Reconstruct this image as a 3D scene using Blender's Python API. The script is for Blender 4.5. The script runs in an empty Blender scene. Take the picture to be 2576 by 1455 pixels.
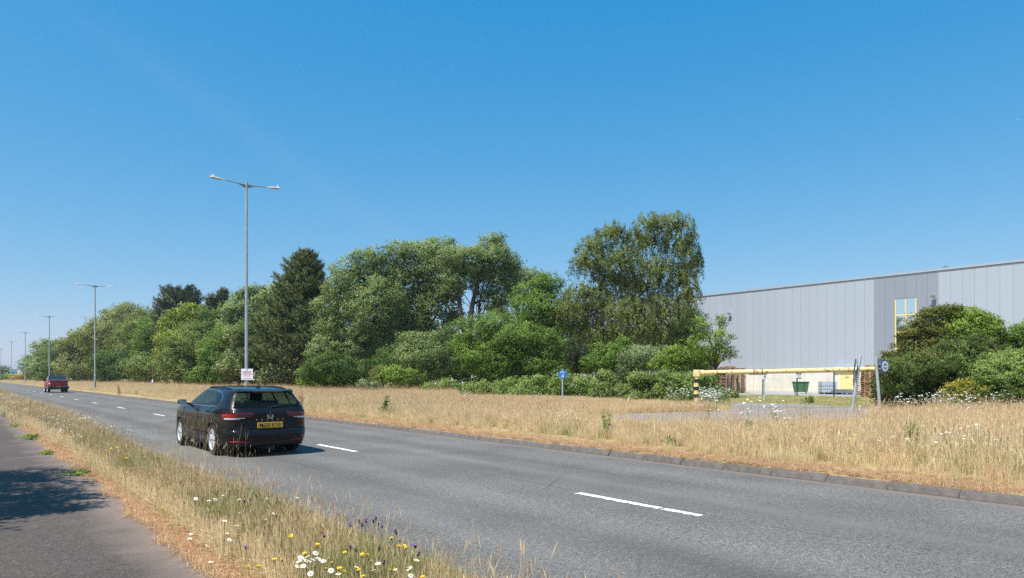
import bpy, math, random
import numpy as np
from mathutils import Vector, Matrix

# ------------------------------------------------------------------ camera, sky, sun, exposure
SC = bpy.context.scene
COL = SC.collection
PW_, PH_ = 2576.0, 1455.0          # the picture's measuring grid
FPX, HOR, CAM = 1750.0, 950.0, 1.62
cam_d = bpy.data.cameras.new('camera')
cam_d.sensor_width = 36.0
cam_d.lens = 36.0 * FPX / PW_
cam_d.shift_y = (HOR / PH_ - 0.5) * PH_ / PW_
cam_d.clip_start = 0.1
cam_d.clip_end = 20000
cam = bpy.data.objects.new('camera', cam_d)
COL.objects.link(cam)
cam.location = (0, 0, CAM)
cam.rotation_euler = (math.radians(90), 0, 0)
SC.camera = cam

DX, DY = -0.6228, 0.7824           # along the road
NX, NY = 0.7824, 0.6228            # across the road
ROAD_ANG = math.atan2(NY, NX)

# shadows fall across the road, away from the camera
SHX, SHY = 0.55 * NX + 0.06 * DX, 0.55 * NY + 0.06 * DY
ELEV = math.atan2(1.0, math.hypot(SHX, SHY))
sun_vec = Vector((-SHX, -SHY, 1.0)).normalized()

world = bpy.data.worlds.new('World')
SC.world = world
world.use_nodes = True
wn, wl = world.node_tree.nodes, world.node_tree.links
for n in list(wn):
    wn.remove(n)
sky = wn.new('ShaderNodeTexSky')
sky.sky_type = 'NISHITA'
sky.sun_disc = False
sky.sun_elevation = ELEV
sky.sun_rotation = math.atan2(sun_vec.x, sun_vec.y)
sky.altitude = 0
sky.air_density = 1.0
sky.dust_density = 0.3
sky.ozone_density = 3.0
def wmath(op, a, b):
    x = wn.new('ShaderNodeMath'); x.operation = op
    for s_, v_ in zip(x.inputs, (a, b)):
        if isinstance(v_, bpy.types.NodeSocket): wl.new(v_, s_)
        else: s_.default_value = v_
    return x.outputs[0]
# one tone curve for the whole sky: the clear deep blue of the photograph's day
sep, cmb = wn.new('ShaderNodeSeparateColor'), wn.new('ShaderNodeCombineColor')
wl.new(sky.outputs[0], sep.inputs[0])
wl.new(wmath('MINIMUM', wmath('MAXIMUM', wmath('ADD', wmath('MULTIPLY', sep.outputs[0], 0.86), -0.68), 0.05), 4.2), cmb.inputs[0])
wl.new(wmath('MULTIPLY', wmath('POWER', wmath('MULTIPLY', sep.outputs[1], 0.1), 0.65), 6.5), cmb.inputs[1])
wl.new(wmath('MULTIPLY', wmath('POWER', wmath('MULTIPLY', sep.outputs[2], 0.1), 0.35), 7.0), cmb.inputs[2])
# a faint old contrail crossing the upper left of the sky
tcw = wn.new('ShaderNodeTexCoord')
def view_dir(x, y): return Vector(((x - PW_ / 2) / FPX, 1.0, (HOR - y) / FPX)).normalized()
ca, cb = view_dir(330, 130), view_dir(990, 590)
cn = ca.cross(cb).normalized(); cmid = (ca + cb).normalized()
def wdot(vec):
    x = wn.new('ShaderNodeVectorMath'); x.operation = 'DOT_PRODUCT'; wl.new(tcw.outputs['Generated'], x.inputs[0]); x.inputs[1].default_value = vec
    return x.outputs['Value']
nzw = wn.new('ShaderNodeTexNoise'); nzw.inputs['Scale'].default_value = 7; nzw.inputs['Detail'].default_value = 5; wl.new(tcw.outputs['Generated'], nzw.inputs['Vector'])
dist = wmath('ABSOLUTE', wmath('ADD', wdot(cn), wmath('MULTIPLY', wmath('SUBTRACT', nzw.outputs['Fac'], 0.5), 0.03)), 0)
core = wmath('MAXIMUM', wmath('SUBTRACT', 1.0, wmath('DIVIDE', dist, 0.035)), 0.0)
endf = wmath('MINIMUM', wmath('MAXIMUM', wmath('MULTIPLY', wmath('SUBTRACT', wdot(cmid), 0.955), 30.0), 0.0), 1.0)
trail = wmath('MULTIPLY', wmath('MULTIPLY', wmath('POWER', core, 1.6), endf), 0.036)
tmx = wn.new('ShaderNodeMix'); tmx.data_type = 'RGBA'
wl.new(trail, tmx.inputs[0]); wl.new(cmb.outputs[0], tmx.inputs[6]); tmx.inputs[7].default_value = (4.4, 5.0, 5.7, 1)
bg = wn.new('ShaderNodeBackground')
bg.inputs['Strength'].default_value = 0.1
wo = wn.new('ShaderNodeOutputWorld')
wl.new(tmx.outputs[2], bg.inputs['Color'])
wl.new(bg.outputs[0], wo.inputs['Surface'])

sun_d = bpy.data.lights.new('sun', 'SUN')
sun_d.energy = 4.7
sun_d.angle = math.radians(0.53)
sun_d.color = (1.0, 0.955, 0.89)
sun = bpy.data.objects.new('sun', sun_d)
COL.objects.link(sun)
sun.rotation_euler = sun_vec.to_track_quat('Z', 'Y').to_euler()
sun.location = (0, 0, 60)

SC.view_settings.view_transform = 'Standard'
SC.view_settings.look = 'None'
SC.view_settings.exposure = 0.5
SC.view_settings.gamma = 1.0
SC.view_settings.use_curve_mapping = False
SC.render.engine = 'CYCLES'
SC.cycles.max_bounces = 6
SC.cycles.transparent_max_bounces = 12
SC.cycles.use_denoising = False

rng = np.random.default_rng(7)
random.seed(7)

# ------------------------------------------------------------------ helpers
def P(s, t, z=0.0):
    return Vector((s * NX + t * DX, s * NY + t * DY, z))

def G(x, y, z=0.0):
    """ground-height point seen at grid position x, y"""
    k = (CAM - z) / (y - HOR)
    return Vector(((x - PW_ / 2) * k, FPX * k, z))

def A(x, y, Z):
    """point at depth Z seen at grid position x, y"""
    return Vector(((x - PW_ / 2) * Z / FPX, Z, CAM - (y - HOR) * Z / FPX))

def st(v):
    return v.x * NX + v.y * NY, v.x * DX + v.y * DY

class MB:
    def __init__(self):
        self.v, self.f, self.m = [], [], []
    def add(self, vs, fs, mi=0):
        o = len(self.v)
        self.v += [tuple(p) for p in vs]
        self.f += [tuple(i + o for i in q) for q in fs]
        self.m += [mi] * len(fs)
        return self
    def box(self, c, s, rz=0.0, mi=0, M=None):
        x, y, z = s[0] / 2, s[1] / 2, s[2] / 2
        pts = [(-x, -y, -z), (x, -y, -z), (x, y, -z), (-x, y, -z), (-x, -y, z), (x, -y, z), (x, y, z), (-x, y, z)]
        R = M if M is not None else Matrix.Rotation(rz, 3, 'Z')
        c = Vector(c)
        return self.add([R @ Vector(p) + c for p in pts],
                        [(0, 3, 2, 1), (4, 5, 6, 7), (0, 1, 5, 4), (1, 2, 6, 5), (2, 3, 7, 6), (3, 0, 4, 7)], mi)
    def hexa(self, bot, top, mi=0):
        """four bottom and four top points"""
        return self.add(list(bot) + list(top), [(0, 3, 2, 1), (4, 5, 6, 7), (0, 1, 5, 4), (1, 2, 6, 5), (2, 3, 7, 6), (3, 0, 4, 7)], mi)
    def tube(self, pts, rad, n=8, mi=0, cap=True):
        pts = [Vector(p) for p in pts]
        if not hasattr(rad, '__len__'):
            rad = [rad] * len(pts)
        vs, fs = [], []
        for i, p in enumerate(pts):
            a = pts[max(i - 1, 0)]
            b = pts[min(i + 1, len(pts) - 1)]
            d = (b - a).normalized()
            u = d.orthogonal().normalized() if i == 0 else (u - d * u.dot(d)).normalized()
            w = d.cross(u)
            for k in range(n):
                t = 2 * math.pi * k / n
                vs.append(p + (u * math.cos(t) + w * math.sin(t)) * rad[i])
        for i in range(len(pts) - 1):
            for k in range(n):
                fs.append((i * n + k, i * n + (k + 1) % n, (i + 1) * n + (k + 1) % n, (i + 1) * n + k))
        if cap:
            fs.append(tuple(range(n - 1, -1, -1)))
            fs.append(tuple((len(pts) - 1) * n + k for k in range(n)))
        return self.add(vs, fs, mi)
    def disc(self, c, nrm, r, n=24, th=0.0, mi=0, r2=None):
        c, nrm = Vector(c), Vector(nrm).normalized()
        if th:
            return self.tube([c - nrm * th, c], [r, r2 if r2 is not None else r], n, mi)
        u = nrm.orthogonal().normalized(); w = nrm.cross(u)
        return self.add([c + (u * math.cos(2 * math.pi * k / n) + w * math.sin(2 * math.pi * k / n)) * r for k in range(n)], [tuple(range(n))], mi)
    def prism(self, poly, ax, ay, o, th, mi=0):
        """poly in plane (ax, ay) at o, thickness along ax x ay"""
        ax, ay, o = Vector(ax), Vector(ay), Vector(o)
        nz = ax.cross(ay).normalized() * th
        n = len(poly)
        a = [o + ax * p[0] + ay * p[1] for p in poly]
        b = [p + nz for p in a]
        return self.add(a + b, [tuple(range(n - 1, -1, -1)), tuple(range(n, 2 * n))] + [(i, (i + 1) % n, n + (i + 1) % n, n + i) for i in range(n)], mi)
    def build(self, name, mats, parent=None, smooth=False, bevel=0.0, auto=None):
        me = bpy.data.meshes.new(name)
        me.from_pydata(self.v, [], self.f)
        if not isinstance(mats, (list, tuple)):
            mats = [mats]
        for m in mats:
            me.materials.append(m)
        if len(mats) > 1:
            me.polygons.foreach_set('material_index', self.m)
        if smooth:
            me.polygons.foreach_set('use_smooth', [True] * len(me.polygons))
            if auto is not None:
                me.set_sharp_from_angle(angle=math.radians(auto))
        o = bpy.data.objects.new(name, me)
        COL.objects.link(o)
        if parent:
            o.parent = parent
        if bevel:
            b = o.modifiers.new('bevel', 'BEVEL'); b.width = bevel; b.segments = 2; b.limit_method = 'ANGLE'
        return o

def tag(o, label=None, cat=None, group=None, kind=None):
    if label: o['label'] = label
    if cat: o['category'] = cat
    if group: o['group'] = group
    if kind: o['kind'] = kind
    return o

def empty(name, loc, rz=0.0, label=None, cat=None, group=None):
    o = bpy.data.objects.new(name, None)
    COL.objects.link(o)
    o.location = loc
    o.rotation_euler = (0, 0, rz)
    o.empty_display_size = 0.2
    return tag(o, label, cat, group)

def copy_tree(o, loc=None, rz=None, parent=None):
    c = o.copy()
    COL.objects.link(c)
    if parent: c.parent = parent
    if loc is not None: c.location = loc
    if rz is not None: c.rotation_euler = (0, 0, rz)
    for ch in list(o.children):
        copy_tree(ch, parent=c)
    return c

def np_mesh(name, verts, faces, mats, attrs=None, mat_idx=None, smooth=False):
    """verts n x 3, faces m x k of one size"""
    me = bpy.data.meshes.new(name)
    n, (m, k) = len(verts), faces.shape
    me.vertices.add(n); me.vertices.foreach_set('co', np.ascontiguousarray(verts, np.float32).ravel())
    me.loops.add(m * k); me.loops.foreach_set('vertex_index', np.ascontiguousarray(faces, np.int32).ravel())
    me.polygons.add(m); me.polygons.foreach_set('loop_start', np.arange(0, m * k, k, dtype=np.int32))
    me.polygons.foreach_set('loop_total', np.full(m, k, np.int32))
    for a, val in (attrs or {}).items():
        if np.ndim(val) == 2:
            at = me.attributes.new(a, 'FLOAT_VECTOR', 'POINT'); at.data.foreach_set('vector', np.ascontiguousarray(val, np.float32).ravel()); continue
        at = me.attributes.new(a, 'FLOAT', 'POINT')
        at.data.foreach_set('value', np.ascontiguousarray(val, np.float32))
    for mt in (mats if isinstance(mats, (list, tuple)) else [mats]):
        me.materials.append(mt)
    if mat_idx is not None:
        me.polygons.foreach_set('material_index', np.ascontiguousarray(mat_idx, np.int32))
    if smooth:
        me.polygons.foreach_set('use_smooth', np.ones(m, bool))
    me.update(calc_edges=True)
    return me

def link(name, me, parent=None):
    o = bpy.data.objects.new(name, me)
    COL.objects.link(o)
    if parent: o.parent = parent
    return o

# ------------------------------------------------------------------ materials
class NT:
    def __init__(self, name):
        self.m = bpy.data.materials.new(name)
        self.m.use_nodes = True
        self.t = self.m.node_tree
        self.b = self.t.nodes['Principled BSDF']
        self.out = self.t.nodes['Material Output']
    def n(self, typ, **kw):
        x = self.t.nodes.new(typ)
        for k, v in kw.items():
            setattr(x, k, v)
        return x
    def l(self, a, b):
        self.t.links.new(a, b)
    def val(self, sock, v):
        if hasattr(v, 'is_output') or isinstance(v, bpy.types.NodeSocket): self.l(v, sock)
        else: sock.default_value = v
    def coord(self, kind='Object'):
        return self.n('ShaderNodeTexCoord').outputs[kind]
    def noise(self, scale, detail=4, vec=None, rough=0.55, dist=0.0):
        x = self.n('ShaderNodeTexNoise')
        x.inputs['Scale'].default_value = scale; x.inputs['Detail'].default_value = detail
        x.inputs['Roughness'].default_value = rough; x.inputs['Distortion'].default_value = dist
        self.l(vec if vec is not None else self.coord(), x.inputs['Vector'])
        return x.outputs['Fac']
    def mapping(self, vec, scale=(1, 1, 1), rot=(0, 0, 0)):
        x = self.n('ShaderNodeMapping'); x.inputs['Scale'].default_value = scale; x.inputs['Rotation'].default_value = rot
        self.l(vec, x.inputs['Vector']); return x.outputs[0]
    def ramp(self, fac, stops, interp='LINEAR'):
        x = self.n('ShaderNodeValToRGB'); x.color_ramp.interpolation = interp
        el = x.color_ramp.elements
        while len(el) < len(stops): el.new(0.5)
        for e, (p, c) in zip(el, stops):
            e.position = p; e.color = (*c, 1) if len(c) == 3 else c
        self.l(fac, x.inputs['Fac']); return x.outputs['Color']
    def mix(self, fac, a, b, mode='MIX'):
        x = self.n('ShaderNodeMix', data_type='RGBA', blend_type=mode)
        self.val(x.inputs[0], fac)
        for s, v in ((x.inputs[6], a), (x.inputs[7], b)):
            self.val(s, (*v, 1) if isinstance(v, tuple) and len(v) == 3 else v)
        return x.outputs[2]
    def math(self, op, a, b=0.0, c=None):
        x = self.n('ShaderNodeMath', operation=op)
        self.val(x.inputs[0], a); self.val(x.inputs[1], b)
        if c is not None: self.val(x.inputs[2], c)
        return x.outputs[0]
    def maprange(self, v, a, b, c=0.0, d=1.0):
        x = self.n('ShaderNodeMapRange'); self.l(v, x.inputs[0])
        for i, q in enumerate((a, b, c, d)): x.inputs[i + 1].default_value = q
        return x.outputs[0]
    def bump(self, h, strength=0.3, dist=0.01):
        x = self.n('ShaderNodeBump'); x.inputs['Strength'].default_value = strength; x.inputs['Distance'].default_value = dist
        self.l(h, x.inputs['Height']); self.l(x.outputs[0], self.b.inputs['Normal'])
    def col(self, v):
        self.val(self.b.inputs['Base Color'], (*v, 1) if isinstance(v, tuple) and len(v) == 3 else v)
    def set(self, rough=0.6, metal=0.0, spec=0.5, coat=0.0):
        self.b.inputs['Roughness'].default_value = rough
        self.b.inputs['Metallic'].default_value = metal
        self.b.inputs['Specular IOR Level'].default_value = spec
        self.b.inputs['Coat Weight'].default_value = coat
        return self

def simple(name, c, rough=0.6, metal=0.0, var=0.15, scale=3.0, spec=0.5, coat=0.0, dirt=None, bump=0.0):
    t = NT(name).set(rough, metal, spec, coat)
    f = t.noise(scale, 5)
    a = tuple(x * (1 - var) for x in c); b = tuple(min(1, x * (1 + var)) for x in c)
    cc = t.ramp(f, [(0.3, a), (0.7, b)])
    if dirt:
        g = t.maprange(t.noise(scale * 4, 6), 0.55, 0.72)
        cc = t.mix(g, cc, dirt)
    t.col(cc)
    if bump: t.bump(t.noise(scale * 12, 3), bump, 0.01)
    return t.m
M = {}
def asphalt(name, dark, light, warm, mark=False):
    t = NT(name).set(0.85, 0, 0.3)
    v = t.coord()
    fine = t.noise(52, 4, v, 0.75)
    stone = t.n('ShaderNodeTexVoronoi'); stone.inputs['Scale'].default_value = 70; t.l(v, stone.inputs['Vector'])
    mott = t.noise(17, 3, v, 0.7)
    fine = t.math('ADD', t.math('MULTIPLY', fine, 0.72), t.math('MULTIPLY', mott, 0.28))
    base = t.ramp(fine, [(0.40, dark), (0.5, tuple((a + b) / 2 for a, b in zip(dark, light))), (0.60, light)])
    chip = t.math('MULTIPLY', t.maprange(stone.outputs['Color'], 0.82, 0.95), 0.55)
    base = t.mix(chip, base, tuple(min(1, x * 2.3) for x in light))
    band = t.noise(1.0, 5, t.mapping(v, (1.1, 0.05, 1)), 0.5)
    patch = t.noise(0.45, 6, v, 0.6)
    base = t.mix(t.maprange(band, 0.38, 0.62, 0, 0.9), base, t.mix(0.5, base, warm))
    base = t.mix(t.maprange(patch, 0.3, 0.75, 0.0, 0.45), base, tuple(x * 0.8 for x in dark))
    t.bump(fine, 0.8, 0.012)
    return t, v, base
# carriageway: local x runs across, local y along
t, v, base = asphalt('road_asphalt', (0.034, 0.032, 0.029), (0.312, 0.298, 0.270), (0.160, 0.142, 0.122))
sx = t.n('ShaderNodeSeparateXYZ'); t.l(v, sx.inputs[0])
wob = t.math('MULTIPLY_ADD', t.noise(0.8, 5, v), 0.22, -0.11)
edge = t.maprange(t.math('ADD', sx.outputs['X'], wob), 10.18, 10.42)
base = t.mix(edge, base, t.ramp(t.noise(60, 3), [(0.3, (0.17, 0.13, 0.11)), (0.7, (0.26, 0.205, 0.165))]))
edge2 = t.maprange(t.math('ADD', sx.outputs['X'], wob), 3.35, 3.12)
base = t.mix(edge2, base, (0.22, 0.17, 0.13))
# polished wheel tracks and the oil line between them, in each lane
lane_d = t.math('ABSOLUTE', t.math('SUBTRACT', t.math('ABSOLUTE', t.math('SUBTRACT', t.math('ADD', sx.outputs['X'], t.math('MULTIPLY', wob, 0.6)), 6.79)), 1.83))
trk = t.maprange(t.math('ABSOLUTE', t.math('SUBTRACT', lane_d, 0.78)), 0.42, 0.05)
lng = t.noise(1.0, 5, t.mapping(v, (1.6, 0.12, 1)), 0.6)
base = t.mix(t.math('MULTIPLY', trk, t.maprange(lng, 0.3, 0.7, 0.0, 0.32)), base, (0.242, 0.233, 0.218))
oil = t.math('MULTIPLY', t.maprange(lane_d, 0.45, 0.0), t.maprange(lng, 0.35, 0.7, 0.05, 0.5))
base = t.mix(oil, base, (0.062, 0.060, 0.059))
spot = t.maprange(t.noise(2.3, 4, v, 0.55), 0.70, 0.76, 0, 0.5)
base = t.mix(spot, base, (0.055, 0.054, 0.053))
# thin cracks and the longitudinal joint between the two lanes
crk = t.n('ShaderNodeTexVoronoi', feature='DISTANCE_TO_EDGE'); crk.inputs['Scale'].default_value = 0.23
t.l(t.mix(0.12, v, t.n('ShaderNodeTexNoise').outputs['Color']), crk.inputs['Vector'])
ck = t.math('MULTIPLY', t.maprange(crk.outputs['Distance'], 0.004, 0.0), t.maprange(t.noise(0.5, 3, v), 0.5, 0.62))
base = t.mix(t.math('MULTIPLY', ck, 0.7), base, (0.05, 0.05, 0.052))
jn = t.math('ABSOLUTE', t.math('SUBTRACT', t.math('ADD', sx.outputs['X'], t.math('MULTIPLY', wob, 0.35)), 6.93))
base = t.mix(t.math('MULTIPLY', t.maprange(jn, 0.02, 0.004), t.maprange(t.noise(0.7, 4, v), 0.42, 0.6, 0, 0.75)), base, (0.05, 0.05, 0.052))
t.col(base); M['road'] = t.m
t, v, base = asphalt('path_asphalt', (0.042, 0.033, 0.027), (0.156, 0.130, 0.111), (0.130, 0.103, 0.084))
sand = t.maprange(t.noise(1.3, 6, v, 0.6), 0.54, 0.72, 0, 0.55)
base = t.mix(sand, base, (0.20, 0.155, 0.13))
sx = t.n('ShaderNodeSeparateXYZ'); t.l(v, sx.inputs[0])
e = t.maprange(t.math('ADD', sx.outputs['X'], t.math('MULTIPLY_ADD', t.noise(1.6, 5, v), 0.8, -0.4)), 1.0, 1.5, 0, 0.7)
base = t.mix(e, base, (0.25, 0.19, 0.155))
t.col(base); M['path'] = t.m
t, v, base = asphalt('lane_asphalt', (0.17, 0.155, 0.14), (0.36, 0.335, 0.30), (0.32, 0.285, 0.25))
t.col(base); M['lane'] = t.m

t = NT('white_road_paint').set(0.7)
t.col(t.ramp(t.noise(30, 5), [(0.36, (0.36, 0.35, 0.33)), (0.44, (0.72, 0.71, 0.68)), (0.6, (0.86, 0.85, 0.83))])); M['paint'] = t.m
t = NT('yard_concrete').set(0.85)
t.col(t.ramp(t.noise(0.5, 7), [(0.3, (0.30, 0.285, 0.265)), (0.7, (0.40, 0.385, 0.36))])); M['yard'] = t.m
t = NT('kerb_stone').set(0.9, 0, 0.2)
f = t.noise(9, 6); g = t.noise(60, 3)
c = t.ramp(f, [(0.3, (0.078, 0.066, 0.058)), (0.7, (0.155, 0.133, 0.116))])
c = t.mix(t.maprange(g, 0.6, 0.7, 0, 0.6), c, (0.30, 0.27, 0.25))
oi = t.n('ShaderNodeObjectInfo')
c = t.mix(t.math('MULTIPLY', oi.outputs['Random'], 0.45), c, t.mix(0.5, c, (0.20, 0.19, 0.18)))
t.col(c); t.bump(g, 0.6, 0.008); M['kerb'] = t.m
t = NT('dry_verge_soil').set(0.95, 0, 0.1)
t.col(t.ramp(t.noise(2.2, 8), [(0.25, (0.13, 0.10, 0.05)), (0.5, (0.30, 0.22, 0.11)), (0.75, (0.38, 0.28, 0.145))])); M['soil'] = t.m
t = NT('dry_field').set(0.95, 0, 0.1)
c = t.ramp(t.noise(0.35, 8), [(0.3, (0.17, 0.17, 0.06)), (0.5, (0.38, 0.30, 0.15)), (0.72, (0.48, 0.38, 0.21))])
t.col(c); M['field'] = t.m
t = NT('mown_grass').set(0.95, 0, 0.1)
c = t.ramp(t.noise(0.8, 8, None, 0.65), [(0.3, (0.17, 0.19, 0.05)), (0.5, (0.27, 0.25, 0.085)), (0.72, (0.40, 0.32, 0.15))])
t.col(c); M['mown'] = t.m

def leaf_mat(name, a, b, under=None, trans=0.34, rough=0.55, spec=0.16, third=None):
    t = NT(name).set(rough, 0, spec)
    a, b = (tuple(x * m_ for x, m_ in zip(q, (1.62, 1.50, 1.30))) for q in (a, b))
    at = t.n('ShaderNodeAttribute', attribute_name='tint').outputs['Fac']
    st_ = [(0.0, a), (0.8, b)]
    if third: st_.append((0.93, third))
    c = t.ramp(at, st_)
    if under:
        geo = t.n('ShaderNodeNewGeometry')
        c = t.mix(t.math('MULTIPLY', geo.outputs['Backfacing'], 0.4), c, under)
    t.col(c)
    na = t.n('ShaderNodeAttribute', attribute_name='nrm')
    vt = t.n('ShaderNodeVectorTransform', vector_type='NORMAL', convert_from='OBJECT', convert_to='WORLD'); t.l(na.outputs['Vector'], vt.inputs[0])
    s1 = t.n('ShaderNodeVectorMath', operation='SCALE'); t.l(vt.outputs[0], s1.inputs[0]); s1.inputs['Scale'].default_value = 0.9
    g2 = t.n('ShaderNodeNewGeometry')
    s2 = t.n('ShaderNodeVectorMath', operation='SCALE'); t.l(g2.outputs['Normal'], s2.inputs[0]); s2.inputs['Scale'].default_value = 0.24
    ad = t.n('ShaderNodeVectorMath', operation='ADD'); t.l(s1.outputs[0], ad.inputs[0]); t.l(s2.outputs[0], ad.inputs[1])
    nn_ = t.n('ShaderNodeVectorMath', operation='NORMALIZE'); t.l(ad.outputs[0], nn_.inputs[0]); t.l(nn_.outputs[0], t.b.inputs['Normal'])
    tr = t.n('ShaderNodeBsdfTranslucent')
    t.l(t.mix(1.0, c, (1.0, 1.0, 0.6), 'MULTIPLY'), tr.inputs['Color'])
    mx = t.n('ShaderNodeMixShader'); mx.inputs[0].default_value = trans
    t.l(t.b.outputs[0], mx.inputs[1]); t.l(tr.outputs[0], mx.inputs[2]); t.l(mx.outputs[0], t.out.inputs[0])
    return t.m
L = dict(
    poplar=leaf_mat('poplar_leaf', (0.115, 0.185, 0.06), (0.215, 0.295, 0.105), under=(0.36, 0.43, 0.27)),
    willow=leaf_mat('willow_leaf', (0.14, 0.19, 0.06), (0.235, 0.275, 0.10), under=(0.28, 0.31, 0.20)),
    alder=leaf_mat('alder_leaf', (0.075, 0.15, 0.03), (0.16, 0.255, 0.055)),
    oak=leaf_mat('oak_leaf', (0.12, 0.19, 0.032), (0.25, 0.32, 0.065)),
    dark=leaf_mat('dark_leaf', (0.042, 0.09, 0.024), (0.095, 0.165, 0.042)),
    sallow=leaf_mat('sallow_leaf', (0.09, 0.145, 0.04), (0.185, 0.24, 0.08)),
    birch=leaf_mat('birch_leaf', (0.098, 0.142, 0.036), (0.175, 0.21, 0.06)),
    pine=leaf_mat('pine_needle', (0.042, 0.078, 0.022), (0.105, 0.14, 0.04), trans=0.14, third=(0.17, 0.13, 0.045)),
    darkpine=leaf_mat('dark_pine_needle', (0.035, 0.055, 0.027), (0.085, 0.105, 0.048), trans=0.08),
    haw=leaf_mat('hawthorn_leaf', (0.09, 0.155, 0.045), (0.18, 0.245, 0.085), third=(0.62, 0.60, 0.45)),
    bramble=leaf_mat('bramble_leaf', (0.11, 0.20, 0.04), (0.23, 0.33, 0.08), under=(0.24, 0.29, 0.17), third=(0.34, 0.35, 0.14)),
    brownbush=leaf_mat('browned_leaf', (0.078, 0.118, 0.028), (0.150, 0.150, 0.045), trans=0.25, third=(0.14, 0.23, 0.05)),
    bright=leaf_mat('bright_leaf', (0.11, 0.19, 0.032), (0.21, 0.31, 0.06)),
    gorse=leaf_mat('gorse_spine', (0.055, 0.105, 0.024), (0.13, 0.185, 0.05), trans=0.16, third=(0.22, 0.155, 0.07)),
    broom=leaf_mat('broom_leaf', (0.12, 0.16, 0.04), (0.22, 0.24, 0.06), third=(0.78, 0.55, 0.03)),
    grey=leaf_mat('grey_leaf', (0.13, 0.20, 0.09), (0.22, 0.30, 0.15), under=(0.30, 0.34, 0.25)),
    straw=leaf_mat('gorse_dry', (0.30, 0.20, 0.04), (0.50, 0.33, 0.05)),
)
t = NT('bark').set(0.9, 0, 0.2)
v = t.mapping(t.coord(), (6, 6, 1.2))
t.col(t.ramp(t.noise(3, 6, v), [(0.3, (0.035, 0.028, 0.022)), (0.7, (0.12, 0.10, 0.08))])); t.bump(t.noise(4, 5, v), 0.6, 0.03); M['bark'] = t.m
t = NT('birch_bark').set(0.8, 0, 0.2)
t.col(t.ramp(t.noise(3, 5), [(0.4, (0.06, 0.05, 0.045)), (0.55, (0.5, 0.47, 0.42))])); M['birch_bark'] = t.m

# grass: tint runs green -> straw -> pale -> russet
t = NT('grass_blade').set(0.65, 0, 0.25)
at = t.n('ShaderNodeAttribute', attribute_name='tint').outputs['Fac']
oi = t.n('ShaderNodeObjectInfo')
sh = t.math('ADD', at, t.math('MULTIPLY_ADD', oi.outputs['Random'], 0.16, -0.08))
c = t.ramp(sh, [(0.0, (0.13, 0.22, 0.045)), (0.25, (0.31, 0.34, 0.10)), (0.5, (0.68, 0.55, 0.29)), (0.72, (0.88, 0.72, 0.46)), (0.86, (0.72, 0.46, 0.26)), (1.0, (0.36, 0.20, 0.11))])
t.col(c)
tr = t.n('ShaderNodeBsdfTranslucent'); t.l(c, tr.inputs['Color'])
mx = t.n('ShaderNodeMixShader'); mx.inputs[0].default_value = 0.38
t.l(t.b.outputs[0], mx.inputs[1]); t.l(tr.outputs[0], mx.inputs[2]); t.l(mx.outputs[0], t.out.inputs[0])
M['grass'] = t.m

M['galv'] = simple('galvanised_steel', (0.42, 0.46, 0.47), 0.5, 0.35, 0.12, 6, dirt=(0.30, 0.33, 0.33))
M['galv_dark'] = simple('galvanised_steel_dull', (0.22, 0.245, 0.26), 0.55, 0.3, 0.12, 6)
M['lantern'] = simple('lantern_housing', (0.54, 0.53, 0.50), 0.5, 0, 0.06)
M['lens'] = simple('lantern_lens', (0.22, 0.18, 0.14), 0.25, 0, 0.2, 20)
M['sign_white'] = simple('sign_white', (0.78, 0.79, 0.82), 0.45, 0, 0.03)
M['sign_red'] = simple('sign_red', (0.62, 0.05, 0.10), 0.5, 0, 0.05)
M['sign_navy'] = simple('sign_navy', (0.012, 0.022, 0.06), 0.5, 0, 0.05)
M['sign_blue'] = simple('sign_blue', (0.005, 0.17, 0.62), 0.4, 0, 0.05)
M['sign_blue_dark'] = simple('sign_blue_ring', (0.005, 0.075, 0.33), 0.4, 0, 0.08)
M['sign_grey'] = simple('sign_back', (0.26, 0.28, 0.29), 0.6, 0.2, 0.12)
M['sign_dark'] = simple('sign_dark_back', (0.075, 0.095, 0.095), 0.6, 0.1, 0.15)
M['black'] = simple('black_paint', (0.014, 0.014, 0.016), 0.5, 0, 0.3)
t = NT('weathered_yellow_paint').set(0.5)
c = t.ramp(t.noise(2, 5), [(0.3, (0.76, 0.56, 0.22)), (0.7, (0.86, 0.70, 0.36))])
r = t.maprange(t.noise(7, 7, t.mapping(t.coord(), (1, 1, 0.6))), 0.53, 0.66)
c = t.mix(r, c, (0.36, 0.17, 0.06)); t.col(c); M['yellow'] = t.m
M['rust'] = simple('rusty_strap', (0.16, 0.075, 0.035), 0.8, 0.1, 0.3, 20)
M['amber'] = simple('amber_reflector', (0.50, 0.22, 0.03), 0.25, 0, 0.1, 40)
M['post_white'] = simple('marker_white', (0.72, 0.70, 0.66), 0.6, 0, 0.08, 12, dirt=(0.36, 0.32, 0.26))
def cladding(name, c):
    t = NT(name).set(0.45, 0, 0.4)
    oi = t.n('ShaderNodeObjectInfo')
    st_ = t.noise(1.0, 5, t.mapping(t.coord(), (5, 5, 0.12)), 0.6)
    k = t.math('ADD', t.math('MULTIPLY', oi.outputs['Random'], 0.5), t.math('MULTIPLY', st_, 0.5))
    t.col(t.mix(k, tuple(x * 0.965 for x in c), tuple(x * 1.05 for x in c)))
    return t.m
M['clad'] = cladding('silver_cladding', (0.375, 0.408, 0.455))
M['clad_dark'] = cladding('grey_cladding', (0.262, 0.28, 0.318))
M['joint'] = simple('cladding_joint', (0.335, 0.365, 0.41), 0.7, 0, 0.05)
M['trim'] = simple('roof_trim', (0.38, 0.415, 0.47), 0.45, 0.1, 0.03)
M['trim_dark'] = simple('roof_flashing', (0.20, 0.22, 0.26), 0.5, 0.2, 0.05)
t = NT('concrete_plinth').set(0.85)
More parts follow.
